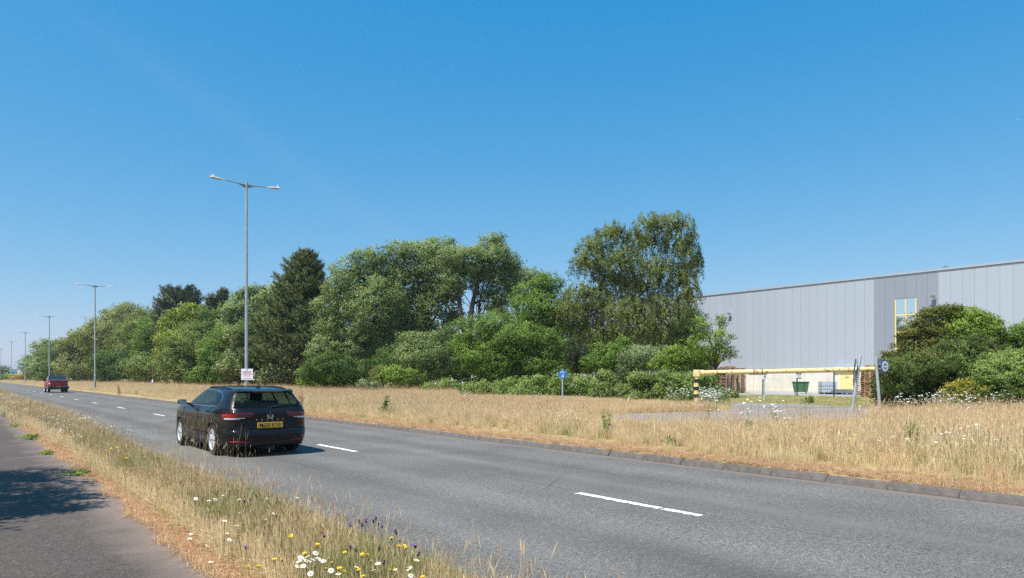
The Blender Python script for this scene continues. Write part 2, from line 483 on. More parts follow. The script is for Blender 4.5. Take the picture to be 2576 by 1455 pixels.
c = t.ramp(t.noise(0.6, 7), [(0.3, (0.58, 0.56, 0.51)), (0.7, (0.72, 0.70, 0.65))])
c = t.mix(t.maprange(t.noise(1.2, 6, t.mapping(t.coord(), (2.5, 2.5, 0.25))), 0.56, 0.75, 0, 0.5), c, (0.40, 0.35, 0.28)); t.col(c); M['plinth'] = t.m
M['door_yellow'] = simple('door_yellow', (0.84, 0.66, 0.30), 0.5, 0, 0.04)
M['win_yellow'] = simple('window_frame_yellow', (0.82, 0.60, 0.20), 0.45, 0, 0.04)
M['white'] = simple('white_paint', (0.76, 0.76, 0.74), 0.5, 0, 0.04)
t = NT('window_glass').set(0.03, 0.0, 0.9); t.col((0.82, 0.88, 0.90)); t.b.inputs['Metallic'].default_value = 1.0; M['winglass'] = t.m
M['fence_green'] = simple('fence_green', (0.018, 0.055, 0.045), 0.5, 0, 0.1)
M['bin_green'] = simple('bin_green', (0.065, 0.17, 0.075), 0.45, 0, 0.12, 4)
M['bin_dark'] = simple('bin_dark_green', (0.02, 0.09, 0.035), 0.5, 0, 0.12, 4)
M['rubber'] = simple('rubber', (0.022, 0.021, 0.02), 0.8, 0, 0.2, 10)
t = NT('pallet_wood').set(0.85, 0, 0.2)
oi = t.n('ShaderNodeObjectInfo')
c = t.ramp(t.noise(5, 6, t.mapping(t.coord(), (1, 8, 8))), [(0.3, (0.40, 0.24, 0.14)), (0.7, (0.66, 0.46, 0.30))])
c = t.mix(t.math('MULTIPLY', oi.outputs['Random'], 0.6), c, (0.44, 0.25, 0.14)); t.col(c); M['pallet'] = t.m
M['blue_pallet'] = simple('pallet_blue', (0.02, 0.10, 0.26), 0.7, 0, 0.2, 6)
M['plank'] = simple('grey_plank', (0.30, 0.275, 0.235), 0.85, 0, 0.25, 8)
M['ibc'] = simple('tank_plastic', (0.50, 0.56, 0.62), 0.35, 0, 0.06, 2)
M['cover'] = simple('cover_and_dark_roof', (0.012, 0.013, 0.015), 0.35, 0, 0.1, 4, spec=0.15)
M['old_wood'] = simple('old_post', (0.17, 0.085, 0.05), 0.85, 0, 0.2, 6)
# ------------------------------------------------------------------ ground, carriageway, path, yard
GZ = 0.15                                    # level of the land beyond the road
def road_obj(name, mb, mats, kind='structure', parent=None, **kw):
    """mb in road coordinates: x across, y along"""
    o = mb.build(name, mats, parent, **kw)
    if parent is None:
        o.rotation_euler = (0, 0, ROAD_ANG)
        tag(o, kind=kind)
    return o
def sheet(s0, s1, t0, t1, z, mb=None):
    mb = mb or MB()
    return mb.add([(s0, t0, z), (s1, t0, z), (s1, t1, z), (s0, t1, z)], [(0, 1, 2, 3)])

g = MB(); R_ = 9000
g.add([(-R_, -R_, -0.12), (R_, -R_, -0.12), (R_, R_, -0.12), (-R_, R_, -0.12)], [(0, 1, 2, 3)])
tag(g.build('ground', M['field']), 'dry open ground reaching to the horizon', kind='structure')
S0, S1 = 3.1, 10.44                          # carriageway edges
road = road_obj('road', sheet(S0, S1 + 0.02, -60, 1200, 0.0), M['road'])
tag(road, 'grey asphalt carriageway with two lanes')
path = road_obj('path', sheet(-3.2, 1.62, -40, 400, 0.062), M['path'])
tag(path, 'worn asphalt footpath beside the grass verge')
road_obj('near_bank', sheet(-60, -3.2, -60, 500, 0.05), M['field'])
v = MB()
for i, (a, za, b, zb) in enumerate([(1.62, 0.058, 2.0, 0.085), (2.0, 0.085, 2.8, 0.09), (2.8, 0.09, 3.1, 0.06), (3.1, 0.06, 3.12, -0.02)]):
    v.add([(a, -60, za), (b, -60, zb), (b, 600, zb), (a, 600, za)], [(0, 1, 2, 3)])
road_obj('near_verge', v, M['soil'])
v = MB()
for a, za, b, zb in [(10.6, 0.10, 11.4, GZ - 0.02), (11.4, GZ - 0.02, 12.5, GZ), (12.5, GZ, 260, GZ)]:
    v.add([(a, -120, za), (b, -120, zb), (b, 900, zb), (a, 900, za)], [(0, 1, 2, 3)])
road_obj('far_verge', v, M['field'])

# kerb of single stones
kerb = road_obj('kerb', sheet(10.57, 10.62, -60, 600, 0.094), M['soil'])
tag(kerb, 'dark concrete kerb along the far edge of the road')
KL = 0.915
def kerb_mesh(ln, seed):
    r = random.Random(seed)
    m = MB()
    prof = [(0.0, -0.05), (0.012, 0.015), (0.055, 0.085), (0.085, 0.105), (0.155, 0.11), (0.155, -0.05)]
    ys = [0.004, 0.016, ln - 0.016, ln - 0.004]
    vs = []
    for j, y in enumerate(ys):
        for (x, z) in prof:
            e = 0.004 if j in (0, 3) else 0.0
            vs.append((x + e + r.uniform(-.003, .003), y, z - e + r.uniform(-.003, .003)))
    n = len(prof); fs = []
    for j in range(3):
        for k in range(n - 1):
            fs.append((j * n + k, j * n + k + 1, (j + 1) * n + k + 1, (j + 1) * n + k))
    fs += [tuple(range(n)), tuple(range(4 * n - 1, 3 * n - 1, -1))]
    m.add(vs, [tuple(reversed(f)) for f in fs])
    me = bpy.data.meshes.new('kerbstone'); me.from_pydata(m.v, [], m.f); me.materials.append(M['kerb']); return me
kms = [kerb_mesh(KL, i) for i in range(5)]
rk = random.Random(3)
for i in range(100):
    tt = -12.0 + i * KL
    o = link('kerbstone', kms[i % 5], kerb)
    o.location = (S1 + rk.uniform(-.008, .008), tt, rk.uniform(-.008, .004))
    o.rotation_euler = (0, 0, rk.uniform(-.008, .008))
kf = MB()
for i in range(300):
    tt = -12.0 + 100 * KL + i * KL
    kf.hexa([(S1, tt, -.05), (S1 + .155, tt, -.05), (S1 + .155, tt + KL - .02, -.05), (S1, tt + KL - .02, -.05)],
            [(S1 + .06, tt, .1), (S1 + .155, tt, .11), (S1 + .155, tt + KL - .02, .11), (S1 + .06, tt + KL - .02, .1)])
tag(kf.build('far_kerbstones', M['kerb'], kerb), kind='stuff')

# lane dashes, 2 m every 9 m, with worn ragged edges
def dash_mesh(seed):
    r = np.random.default_rng(seed)
    n = 46
    ys = np.linspace(-1.03, 1.03, n)
    lo = -0.062 + r.normal(0, .005, n) - 0.018 * (r.random(n) > .75)
    lo += 0.03 * (r.random(n) > .88)
    hi = 0.062 + r.normal(0, .004, n)
    mid = (lo + hi) / 2
    vs, fs = [], []
    for y, a, b in zip(ys, lo, hi):
        vs += [(a, y, 0), (b, y, 0)]
    for i in range(n - 1):
        if r.random() < .03: continue
        fs.append((2 * i, 2 * i + 1, 2 * i + 3, 2 * i + 2))
    me = bpy.data.meshes.new('lane_dash'); me.from_pydata(vs, [], fs); me.materials.append(M['paint']); return me
dms = [dash_mesh(i) for i in range(4)]
for k in range(40):
    o = link('lane_dash', dms[k % 4], road)
    o.location = (6.79, 6.02 + 9.0 * k, 0.005)

# side lane behind the verge, yard and mown strip
def poly_sheet(name, pts, z, mat, label):
    m = MB(); m.add([(p.x, p.y, z) for p in pts], [tuple(range(len(pts)))])
    o = m.build(name, mat); tag(o, label, kind='structure')
    return o
LANE = [G(x, y, GZ) for x, y in [(2330, 1052), (1800, 1066), (1600, 1060), (1530, 1054), (1530, 1045), (1600, 1041), (1700, 1038), (1790, 1036), (1832, 1031), (1846, 1026), (1826, 1012.5), (2000, 1017), (2215, 1027), (2330, 1036)]]
side_lane = poly_sheet('side_lane', LANE, GZ + 0.008, M['lane'], 'grey side lane passing under the yellow height barrier')
FS = 69.6                                    # face of the warehouse, across
mown = MB(); mown.add([P(33.5, 60, GZ + .004), P(33.5, -10, GZ + .004), P(55.0, -10, GZ + .004), P(50.6, 60, GZ + .004)], [(0, 3, 2, 1)])
tag(mown.build('mown_strip', M['mown']), 'short mown grass strip in front of the fence', kind='structure')
yd = MB(); yd.add([P(50.6, 60, GZ + .012), P(55.0, -10, GZ + .012), P(66.6, -10, GZ + .012), P(66.6, 60, GZ + .012)], [(0, 1, 2, 3)])
tag(yd.build('yard', M['yard']), 'pale concrete yard in front of the warehouse', kind='structure')

# ------------------------------------------------------------------ warehouse (local x along -road, i.e. rightwards; y out of the wall)
WH = 11.3
wh = empty('warehouse', P(FS, 0, GZ), math.atan2(-DY, -DX), 'long silver clad warehouse with a darker grey bay and pale concrete plinth', 'warehouse')
# local: X = -t, Y = outward? rotate so +Y points away from the camera
PANW = 0.945
TA, TB = 8.0, 126.0
DA = 25.25                                   # right edge of the dark bay
def wbox(mb, t0, t1, d0, d1, z0, z1, mi=0):
    """t along the road, d depth (positive towards the camera)"""
    return mb.box((-(t0 + t1) / 2, -(d0 + d1) / 2, (z0 + z1) / 2), (abs(t1 - t0), abs(d1 - d0), z1 - z0), 0, mi)
# the local Y axis: rotation takes X to (-DX,-DY) = rightwards; Y to (DY,-DX) = (NX, NY) away from the camera
wall = MB(); wbox(wall, TA, TB, -0.06, -60, 0, WH - .15); wall.build('wall', M['joint'], wh)
rf = MB(); wbox(rf, TA - .2, TB + .2, 0.10, -60.2, WH - .14, WH + .06); rf.build('roof_capping', M['trim'], wh)
rf = MB(); wbox(rf, TA - .2, TB + .2, 0.06, -0.02, WH - .26, WH - .14); rf.build('roof_flashing', M['trim_dark'], wh)
PZ0, PZ1 = 2.48, WH - .26
WT1, WT0 = DA + PANW * 4, DA + PANW * 2      # window between these
WINZ = 8.95
def panel_me(w, z0, z1, mat):
    m = MB(); m.box((0, 0.0, (z0 + z1) / 2), (w - .013, .06, z1 - z0))
    me = bpy.data.meshes.new('cladding_panel'); me.from_pydata(m.v, [], m.f); me.materials.append(mat); return me
pa, pb, pc = panel_me(PANW, PZ0, PZ1, M['clad']), panel_me(PANW, PZ0, PZ1, M['clad_dark']), panel_me(PANW, WINZ, PZ1, M['clad_dark'])
n0 = int((DA - TA) / PANW)
for i in range(-n0, int((TB - DA) / PANW)):
    tc = DA + (i + .5) * PANW
    me = pa if not 0 <= i < 6 else (pc if i in (2, 3) else pb)
    o = link('cladding_panel', me, wh); o.location = (-tc, 0.0, 0)
for tt_ in (DA, DA + 6 * PANW):
    m = MB(); wbox(m, tt_ - .03, tt_ + .03, 0.045, -.02, PZ0, PZ1); m.build('corner_flashing', M['clad'] if tt_ == DA else M['clad_dark'], wh)
# plinth of cast panels
i, tt_ = 0, TA
while tt_ < TB - 1:
    w = 6.0
    m = MB(); wbox(m, tt_ + .012, tt_ + w - .012, 0.09, -.05, 0.0, PZ0 - .03)
    m.build('plinth_panel', M['plinth'], wh); tt_ += w
m = MB(); wbox(m, TA, TB, 0.11, -.02, PZ0 - .03, PZ0); m.build('drip_flashing', M['trim'], wh)
# tall window
wf = MB()
zs = [WINZ - .02 - k * 1.575 for k in range(5)]
for tcol in (WT0 + .04, (WT0 + WT1) / 2, WT1 - .04):
    wbox(wf, tcol - .06, tcol + .06, 0.02, -.05, zs[-1], WINZ)
for z in zs[1:-1]:
    for a, b in ((WT0 + .085, (WT0 + WT1) / 2 - .045), ((WT0 + WT1) / 2 + .045, WT1 - .085)):
        wbox(wf, a, b, 0.018, -.05, z - .06, z + .06)
win = wf.build('window', M['win_yellow'], wh)
wl_ = MB(); wbox(wl_, WT0, WT1, 0.03, -.05, WINZ - .07, WINZ); wl_.build('lintel', M['trim_dark'], win)
for k in range(4):
    for a, b in ((WT0 + .085, (WT0 + WT1) / 2 - .045), ((WT0 + WT1) / 2 + .045, WT1 - .085)):
        m = MB(); wbox(m, a, b, -.02, -.05, zs[k + 1] + .045, zs[k] - .045); m.build('pane', M['winglass'], win)
# door
u = 2130 + 105; Zd = FS * FPX / (NX * u); td = ((2130 - 1288) / FPX * Zd) * DX + Zd * DY
dr = MB(); wbox(dr, td - .62, td + .62, .105, .05, 0.0, 2.12); door = dr.build('door', M['door_yellow'], wh)
m = MB()
for a, b, z0, z1 in ((td - .74, td - .62, 0, 2.12), (td + .62, td + .74, 0, 2.12), (td - .74, td + .74, 2.12, 2.24)):
    wbox(m, a, b, .13, .04, z0, z1)
m.build('frame', M['white'], door)
m = MB(); wbox(m, td - .004, td + .004, .110, .10, 0, 2.1); m.build('leaf_gap', M['trim_dark'], door)
m = MB(); wbox(m, td - .30, td + .10, .112, .10, 1.42, 1.55); m.build('notice', simple('notice_green', (0.10, 0.30, 0.22), .5), door)
for sgn in (-1, 1):
    m = MB(); wbox(m, td + sgn * .5 - .03, td + sgn * .5 + .03, .14, .10, .70, .95); m.build('handle', M['win_yellow'], door)
m = MB(); wbox(m, td - 1.25, td + 1.15, .42, .09, 2.30, 2.42); m.build('canopy', M['white'], wh)
for (px, py) in ((1838, 790), (2351, 747)):
    u = px + 105; Z = FS * FPX / (NX * u); X = (px - 1288) / FPX * Z; tt_ = X * DX + Z * DY
    zz = CAM + (HOR - py) / FPX * Z - GZ
    m = MB(); m.tube([(-tt_, .0, zz), (-tt_, -.28, zz + .02)], .035, 8)
    m.hexa([(-tt_ - .17, -.22, zz - .10), (-tt_ + .17, -.22, zz - .10), (-tt_ + .17, -.42, zz - .02), (-tt_ - .17, -.42, zz - .02)][::-1],
           [(-tt_ - .19, -.20, zz + .06), (-tt_ + .19, -.20, zz + .06), (-tt_ + .19, -.55, zz + .10), (-tt_ - .19, -.55, zz + .10)][::-1])
    fl = m.build('floodlight', M['lantern'], wh)
    m = MB(); m.add([(-tt_ - .15, -.235, zz - .10), (-tt_ + .15, -.235, zz - .10), (-tt_ + .17, -.50, zz + .03), (-tt_ - .17, -.50, zz + .03)], [(0, 1, 2, 3)]); m.build('lamp_glass', M['lens'], fl)
for px, h in ((2330, 1.3), (2362, 2.2)):
    u = px + 105; Z = (FS + 3) * FPX / (NX * u); tt_ = (px - 1288) / FPX * Z * DX + Z * DY
    m = MB(); m.tube([(-tt_, 3, WH), (-tt_, 3, WH + h)], .022, 6); m.build('roof_rod', M['galv'], wh)
u = 2375 + 105; Z = FS * FPX / (NX * u); tt_ = (2375 - 1288) / FPX * Z * DX + Z * DY
m = MB(); m.box((-tt_, .35, WH + .14), (.35, .3, .16)); m.tube([(-tt_ - .1, .35, WH + .1), (-tt_ - .1, .35, WH + .34)], .03, 6); m.build('roof_vent', M['trim_dark'], wh)

# ------------------------------------------------------------------ twin-arm street lamps
def make_lamp():
    root = empty('street_lamp', (0, 0, 0))
    H = 12.12
    m = MB(); m.tube([(0, 0, -.3), (0, 0, 1.6)], .105, 14); m.tube([(0, 0, 1.6), (0, 0, 1.75), (0, 0, 1.80)], [.112, .112, .09], 14)
    m.tube([(0, 0, 1.78), (0, 0, 6), (0, 0, H)], [.09, .078, .066], 14)
    m.build('column', M['galv'], root, smooth=True, auto=40)
    m = MB(); m.box((0.0, -.105, .75), (.12, .012, .55)); m.build('access_door', M['galv_dark'], root)
    for sg in (-1, 1):                       # local x across the road
        m = MB(); m.tube([(sg * .06, 0, H - .16), (sg * .35, 0, H - .14), (sg * 1.12, 0, H - .085)], [.05, .03, .024], 8)
        m.add([(sg * .06, .012, H - .15), (sg * .5, .012, H - .13), (sg * .06, .012, H - .32)] + [(sg * .06, -.012, H - .15), (sg * .5, -.012, H - .13), (sg * .06, -.012, H - .32)],
              [(0, 1, 2), (5, 4, 3), (0, 3, 4, 1), (1, 4, 5, 2), (2, 5, 3, 0)])
        arm = m.build('arm', M['galv_dark'], root)
        m = MB(); z = H - .085
        xs = [1.08, 1.22, 1.40, 1.80, 1.92]
        sl = lambda x: z + (x - 1.1) * .07
        w = [.045, .07, .12, .13, .06]; th = [.025, .04, .055, .045, .02]
        vs = []
        for x, ww, hh in zip(xs, w, th):
            vs += [(sg * x, -ww, sl(x) - hh * .5), (sg * x, ww, sl(x) - hh * .5), (sg * x, ww * .7, sl(x) + hh), (sg * x, -ww * .7, sl(x) + hh)]
        fs = []
        for i in range(4):
            for k in range(4): fs.append((i * 4 + k, i * 4 + (k + 1) % 4, i * 4 + 4 + (k + 1) % 4, i * 4 + 4 + k))
        fs += [(3, 2, 1, 0), (16, 17, 18, 19)]
        m.add(vs, fs); hd = m.build('lantern', M['lantern'], root)
        m = MB(); m.add([(sg * 1.36, -.12, sl(1.36) - .034), (sg * 1.36, .10, sl(1.36) - .034), (sg * 1.8, .11, sl(1.8) - .032), (sg * 1.8, -.11, sl(1.8) - .032)], [(0, 1, 2, 3)])
        m.build('lens', M['lens'], hd)
        m = MB(); m.tube([(sg * 1.72, 0, sl(1.72) + .04), (sg * 1.72, 0, sl(1.72) + .14), (sg * 1.72, 0, sl(1.72) + .16)], [.045, .045, .02], 8); m.build('photocell', M['sign_white'], hd)
    return root
lamp_names = ['tall twin-armed street lamp with the garden furniture notice on its column', 'second twin-armed street lamp along the verge, beyond the dark estate car',
              'third twin-armed street lamp, standing just behind the red pickup', 'fourth twin-armed street lamp, in front of the white shed',
              'fifth twin-armed street lamp, before the far teal office', 'last twin-armed street lamp, cut by the left edge of the picture']
LS = 12.3
lamp0 = make_lamp()
lamp_u = [725, 344, 229, 168.5, 134, 107.5]
for k, u in enumerate(lamp_u):
    Z = LS * FPX / (NX * u); X = (u - 105 - 1288) / FPX * Z
    o = lamp0 if k == 0 else copy_tree(lamp0)
    o.location = (X, Z, GZ); o.rotation_euler = (0, 0, ROAD_ANG)
    tag(o, lamp_names[k], 'street lamp', 'twin-armed street lamps along the verge')
    if k == 0: lamp_pos = Vector((X, Z, GZ))

# ------------------------------------------------------------------ lettering
def text(txt, h, mat, parent, o, ax, ay, name='lettering', width=None, align='CENTER', off=0.0):
    c = bpy.data.curves.new('t', 'FONT'); c.body = txt; c.size = 1.0; c.align_x = align; c.resolution_u = 3; c.offset = off
    ob = bpy.data.objects.new('t', c); COL.objects.link(ob)
    dg = bpy.context.evaluated_depsgraph_get(); me = bpy.data.meshes.new_from_object(ob.evaluated_get(dg))
    bpy.data.objects.remove(ob); bpy.data.curves.remove(c)
    v = np.array([x.co[:] for x in me.vertices])
    hh = v[:, 1].max() - min(0, v[:, 1].min()); sy = h / 0.70
    wd = v[:, 0].max() - v[:, 0].min(); sx = sy if width is None else width / wd
    o, ax, ay = Vector(o), Vector(ax).normalized(), Vector(ay).normalized()
    cx = (v[:, 0].max() + v[:, 0].min()) / 2 if align == 'CENTER' else 0
    for q in me.vertices:
        q.co = o + ax * ((q.co.x - cx) * sx) + ay * (q.co.y * sy)
    me.name = name; me.materials.clear(); me.materials.append(mat)
    return link(name, me, parent)

# ------------------------------------------------------------------ signs
X3, Z3 = Vector((1, 0, 0)), Vector((0, 0, 1))
# garden furniture notice fixed to the first lamp (a thing of its own)
Zs = lamp_pos.y - .13
c = A(621.5, 942.2, Zs)
w_ = 29.5 * Zs / FPX; h_ = 28.0 * Zs / FPX
ns = empty('advert_board', c, 0, 'white garden furniture notice with red lettering strapped to the lamp column', 'sign')
m = MB(); m.box((0, 0, 0), (w_, .012, h_)); m.build('board', M['sign_white'], ns)
yf = -.009
for txt, z, hh, ww in (('GARDEN', .175, .062, .62), ('FURNITURE', .015, .062, .80), ('OUTLET', -.145, .062, .58)):
    text(txt, hh * 1.25 * w_ / .64, M['sign_red'], ns, (0, yf, z * h_ - .03), X3, Z3, 'red_lettering', ww * w_, off=.012)
m = MB(); m.box((-.01 * w_, yf, -.36 * h_), (.62 * w_, .003, .028 * h_)); m.prism([(.30 * w_, -.39 * h_), (.385 * w_, -.36 * h_), (.30 * w_, -.33 * h_)], X3, Z3, (0, yf, 0), .003)
m.build('arrow', M['sign_navy'], ns)
m = MB()
for i in range(17):
    if i == 9: continue
    m.box(((-.37 + i * .0465) * w_, yf, .245 * h_), (.034 * w_, .003, .035 * h_))
m.build('small_print', M['sign_navy'], ns)
m = MB()
pts = [Vector((math.cos(a) * .045 * w_, yf, .385 * h_ + math.sin(a) * .045 * h_)) for a in np.linspace(0.6, 5.9, 14)]
m.tube(pts, .006, 5); m.box((.03 * w_, yf, .45 * h_), (.10 * w_, .003, .022 * h_), M=Matrix.Rotation(-.3, 3, 'Y')); m.build('emblem', M['sign_navy'], ns)
m = MB()
for z in (.3, -.3): m.tube([(math.cos(a) * .118, .13 + math.sin(a) * .118, z * h_) for a in np.linspace(0, 2 * math.pi, 17)], .008, 4)
m.build('strap', M['galv_dark'], ns)

def post_mesh(h, r=.038): 
    return MB().tube([(0, 0, -.3), (0, 0, h - .02), (0, 0, h)], [r, r, r * .8], 12)
# blue shared path sign
b = G(1415, 1022, GZ)
bs = empty('path_sign', b, 0, 'round blue shared path sign on a slim grey post in the dry grass', 'sign')
hp = CAM + (HOR - 929) / FPX * b.y - GZ; hc = CAM + (HOR - 942) / FPX * b.y - GZ; rr = 11.0 / FPX * b.y
post_mesh(hp).build('post', M['galv'], bs, smooth=True, auto=40)
m = MB(); m.disc((0, -.055, hc), (0, -1, 0), rr, 32, .012); m.build('disc', M['sign_blue'], bs)
yy = -.060
m = MB()
for sx_ in (-.38, .30):
    pts = [Vector((rr * (sx_ + .20 * math.cos(a)), yy, hc + rr * (.40 + .20 * math.sin(a)))) for a in np.linspace(0, 2 * math.pi, 15)]
    m.tube(pts, .007, 4)
for a, q in (((-.38, .40), (-.18, .72)), ((-.18, .70), (.18, .70)), ((.18, .72), (.30, .40)), ((-.18, .68), (-.05, .40)), ((-.05, .40), (.18, .70)), ((-.38, .40), (-.05, .40))):
    m.tube([(rr * a[0], yy, hc + rr * a[1]), (rr * q[0], yy, hc + rr * q[1])], .007, 4)
m.build('cycle_symbol', M['sign_white'], bs)
def pict(m, x, z, s):
    m.disc((x, yy, z + s * .86), (0, -1, 0), s * .13, 12, .003)
    m.prism([(x - .16 * s, z + .36 * s), (x - .12 * s, z + .70 * s), (x + .12 * s, z + .70 * s), (x + .2 * s, z + .3 * s), (x + .14 * s, z), (x + .02 * s, z), (x, z + .3 * s), (x - .06 * s, z), (x - .17 * s, z)], X3, Z3, (0, yy, 0), .003)
m = MB(); pict(m, rr * .10, hc - rr * .72, rr * .80); pict(m, -rr * .22, hc - rr * .72, rr * .42); m.build('walker_symbol', M['sign_white'], bs)
m = MB(); m.box((0, -.045, hc + .08), (.10, .03, .03)); m.box((0, -.045, hc - .08), (.10, .03, .03)); m.build('clamp', M['galv_dark'], bs)

# verge marker post with amber reflector
b = G(1582.5, 1024, GZ)
mp = empty('marker_post', b, 0.25, 'short white marker post with an amber reflector, left of the striped barrier post', 'marker post')
kk = b.y / FPX
m = MB(); m.box((0, 0, 11 * kk), (6.8 * kk, .09, 24 * kk)); m.build('post', M['post_white'], mp, bevel=.02)
m = MB(); m.box((.9 * kk, -.048, 16.5 * kk), (4.2 * kk, .01, 7.5 * kk)); m.build('reflector', M['amber'], mp)
m = MB(); m.box((0, -.046, 10.5 * kk), (6.9 * kk, .006, 1.2 * kk)); m.build('band', M['galv_dark'], mp)
# stubby marker by the leaning pole
b = G(2164.5, 1040, GZ); kk = b.y / FPX
mp2 = empty('marker_post', b, -.3, 'stubby white marker half hidden in grass between the leaning pole and round sign', 'marker post')
m = MB(); m.box((0, 0, 9 * kk), (6.5 * kk, .07, 20 * kk)); m.build('post', M['post_white'], mp2, bevel=.025)
m = MB(); m.box((.3 * kk, -.04, 11 * kk), (1.6 * kk, .02, 14 * kk)); m.build('groove', M['sign_grey'], mp2)

# leaning pole with a sign seen from behind
b = G(2141, 1052, GZ)
top = A(2164, 895, b.y)
lp = empty('leaning_sign', b, 0, 'tilted grey pole with a rectangular sign turned away, beside the barrier', 'sign')
dv = (top - b); ln = dv.length; dv.normalize()
m = MB(); m.tube([dv * -.3, dv * (ln - .02), dv * ln], [.055, .055, .05], 12); m.tube([dv * (.33 * ln), dv * (.35 * ln)], .06, 12)
m.build('pole', M['galv'], lp, smooth=True, auto=40)
k = b.y / FPX
ctr = dv * (ln * .80) + Vector((-8.5 * k, .02, 4 * k))
ax = Vector((.36, .93, 0)).normalized(); ay = dv
R = Matrix((ax, ay.cross(ax) * -1, ay)).transposed()
m = MB(); m.box(ctr, (.46, .014, 38 * k), M=R); m.build('sign_plate', M['sign_dark'], lp)
m = MB()
for q in (.3, -.3):
    m.box(ctr + ay * (38 * k * q), (.40, .03, .03), M=R)
    m.tube([ctr + ay * (38 * k * q), dv * (ln * .80 + 38 * k * q)], .014, 6)
m.build('bracket', M['galv_dark'], lp)

# round cyclists dismount sign
b = G(2216, 1056, GZ); top = A(2203, 899, b.y); k = b.y / FPX
cs = empty('cyclists_sign', b, 0, 'round white Cyclists Dismount sign with blue ring on a grey pole by the hedge', 'sign')
dv = top - b; ln = dv.length; dv.normalize()
m = MB(); m.tube([dv * -.3, dv * (ln - .02), dv * ln], [.05, .05, .045], 12); m.build('pole', M['galv'], cs, smooth=True, auto=40)
mm = Vector((.46, -.885, 0)).normalized(); ax = Vector((0, 0, 1)).cross(mm).normalized() * 1.0
ax = Vector((-mm.y, mm.x, 0)); 
r = 16.2 * k
cpos = Vector((8 * k + (-6 * k), 0, (1056 - 937) * k)) + mm * .11
fc = Vector((2.2 * k, -.04, (1056 - 922) * k)) + mm * .10
m = MB(); m.disc(fc, mm, r, 36, .012); m.build('disc', M['sign_blue_dark'], cs)
m = MB(); m.disc(fc + mm * .004, mm, r * .80, 36, .003); m.build('face', M['sign_white'], cs)
for s_, z_ in (('Cyclists', .09), ('Dismount', -.30)):
    text(s_, r * .26, M['sign_navy'], cs, fc + mm * .006 + Vector((0, 0, z_ * r)), ax, Z3, 'lettering', r * 1.18)
m = MB(); m.disc(fc - mm * .24, -mm, r, 36, .012); m.build('rear_disc', M['sign_grey'], cs)
m = MB()
for z_ in (.35, -.35): m.box(fc - mm * .12 + Vector((0, 0, z_ * r)), (.14, .26, .05), math.atan2(mm.y, mm.x) + math.pi / 2)
m.build('clamp', M['sign_grey'], cs)

# ------------------------------------------------------------------ yellow height barrier
bl = G(1752, 1025, GZ); br = G(2208, 1029, GZ)
hl = CAM + (HOR - 938.5) / FPX * bl.y; hr = CAM + (HOR - 929) / FPX * br.y
hb = empty('height_barrier', bl, 0, 'rusty yellow height barrier beam on black and yellow striped posts', 'barrier')
def striped(parent, base, ztop, w):
    m = MB(); n = 9; z0 = -.1; hh = (ztop - z0) / n
    for i in range(n):
        m.tube([base + Vector((0, 0, z0 + i * hh)), base + Vector((0, 0, z0 + (i + 1) * hh))], w, 14, 0 if i % 2 == 0 else 1, cap=(i in (0, n - 1)))
    m.build('post', [M['yellow'], M['black']], parent, smooth=True, auto=40)
z0 = Vector((0, 0, 0)); vr = br - bl; vr.z = 0
hl -= GZ; hr -= GZ
striped(hb, z0, hl - .12, .125); striped(hb, vr, hr - .12, .125)
bd = (vr + Vector((0, 0, hr - hl))).normalized()
p0 = Vector((0, 0, hl)); p1 = vr + Vector((0, 0, hr))
m = MB(); m.tube([p0 + bd * .1, p1 + bd * .8], .115, 16); m.build('beam', M['yellow'], hb, smooth=True, auto=40)
m = MB(); m.box(p0 + Vector((0, 0, -.02)), (.30, .32, .34), math.atan2(vr.y, vr.x)); m.tube([p0 + bd * .14, p0 + bd * .38], .14, 14); m.build('end_box', M['yellow'], hb, bevel=.03)
L_ = (p1 - p0).length
m = MB(); m.tube([p0 + bd * (L_ * .115), p0 + bd * (L_ * .165)], .122, 16, cap=False); 
zz = [p0 + bd * (L_ * .115), p0 + bd * (L_ * .165)]
m2 = MB(); n = 16
vs = []
for p in zz:
    for kq in range(9):
        a = math.pi + .45 + (math.pi - .9) * kq / 8
        vs.append(p + Vector((0, math.cos(a) * .124, math.sin(a) * .124)))
m2.add(vs, [(i, i + 1, 10 + i, 9 + i) for i in range(8)]); m2.build('black_band', M['black'], hb)
for q in (.325, .372):
    m = MB(); m.tube([p0 + bd * (L_ * q), p0 + bd * (L_ * q + .035)], .128, 16); m.build('strap', M['rust'], hb)
m = MB(); m.box(p0 + bd * (L_ * .349) + Vector((0, -.01, -.135)), (.85, .05, .035), math.atan2(vr.y, vr.x)); m.build('hanging_bar', M['rust'], hb)

# ------------------------------------------------------------------ yard: fence, bin, tank, pallets, signs, lorry
fence_px = [(1768, 993), (1840, 994), (1919, 995.5), (2005, 997.5), (2098, 999.5), (2200, 1001.5)]
fp = [G(x, y, GZ) for x, y in fence_px]
fe = empty('mesh_fence', fp[0], 0, 'thin dark green wire fence on slim posts along the yard edge', 'fence')
for p in fp:
    q = p - fp[0]
    m = MB(); m.box((q.x, q.y, 1.02), (.075, .06, 2.2)); m.build('fence_post', M['fence_green'], fe)
for a, c in zip(fp[:-1], fp[1:]):
    m = MB()
    for z in (.15, .75, 1.35, 1.95):
        m.tube([a - fp[0] + Vector((0, 0, z)), c - fp[0] + Vector((0, 0, z))], .0035, 4)
    m.build('wire', M['fence_green'], fe)
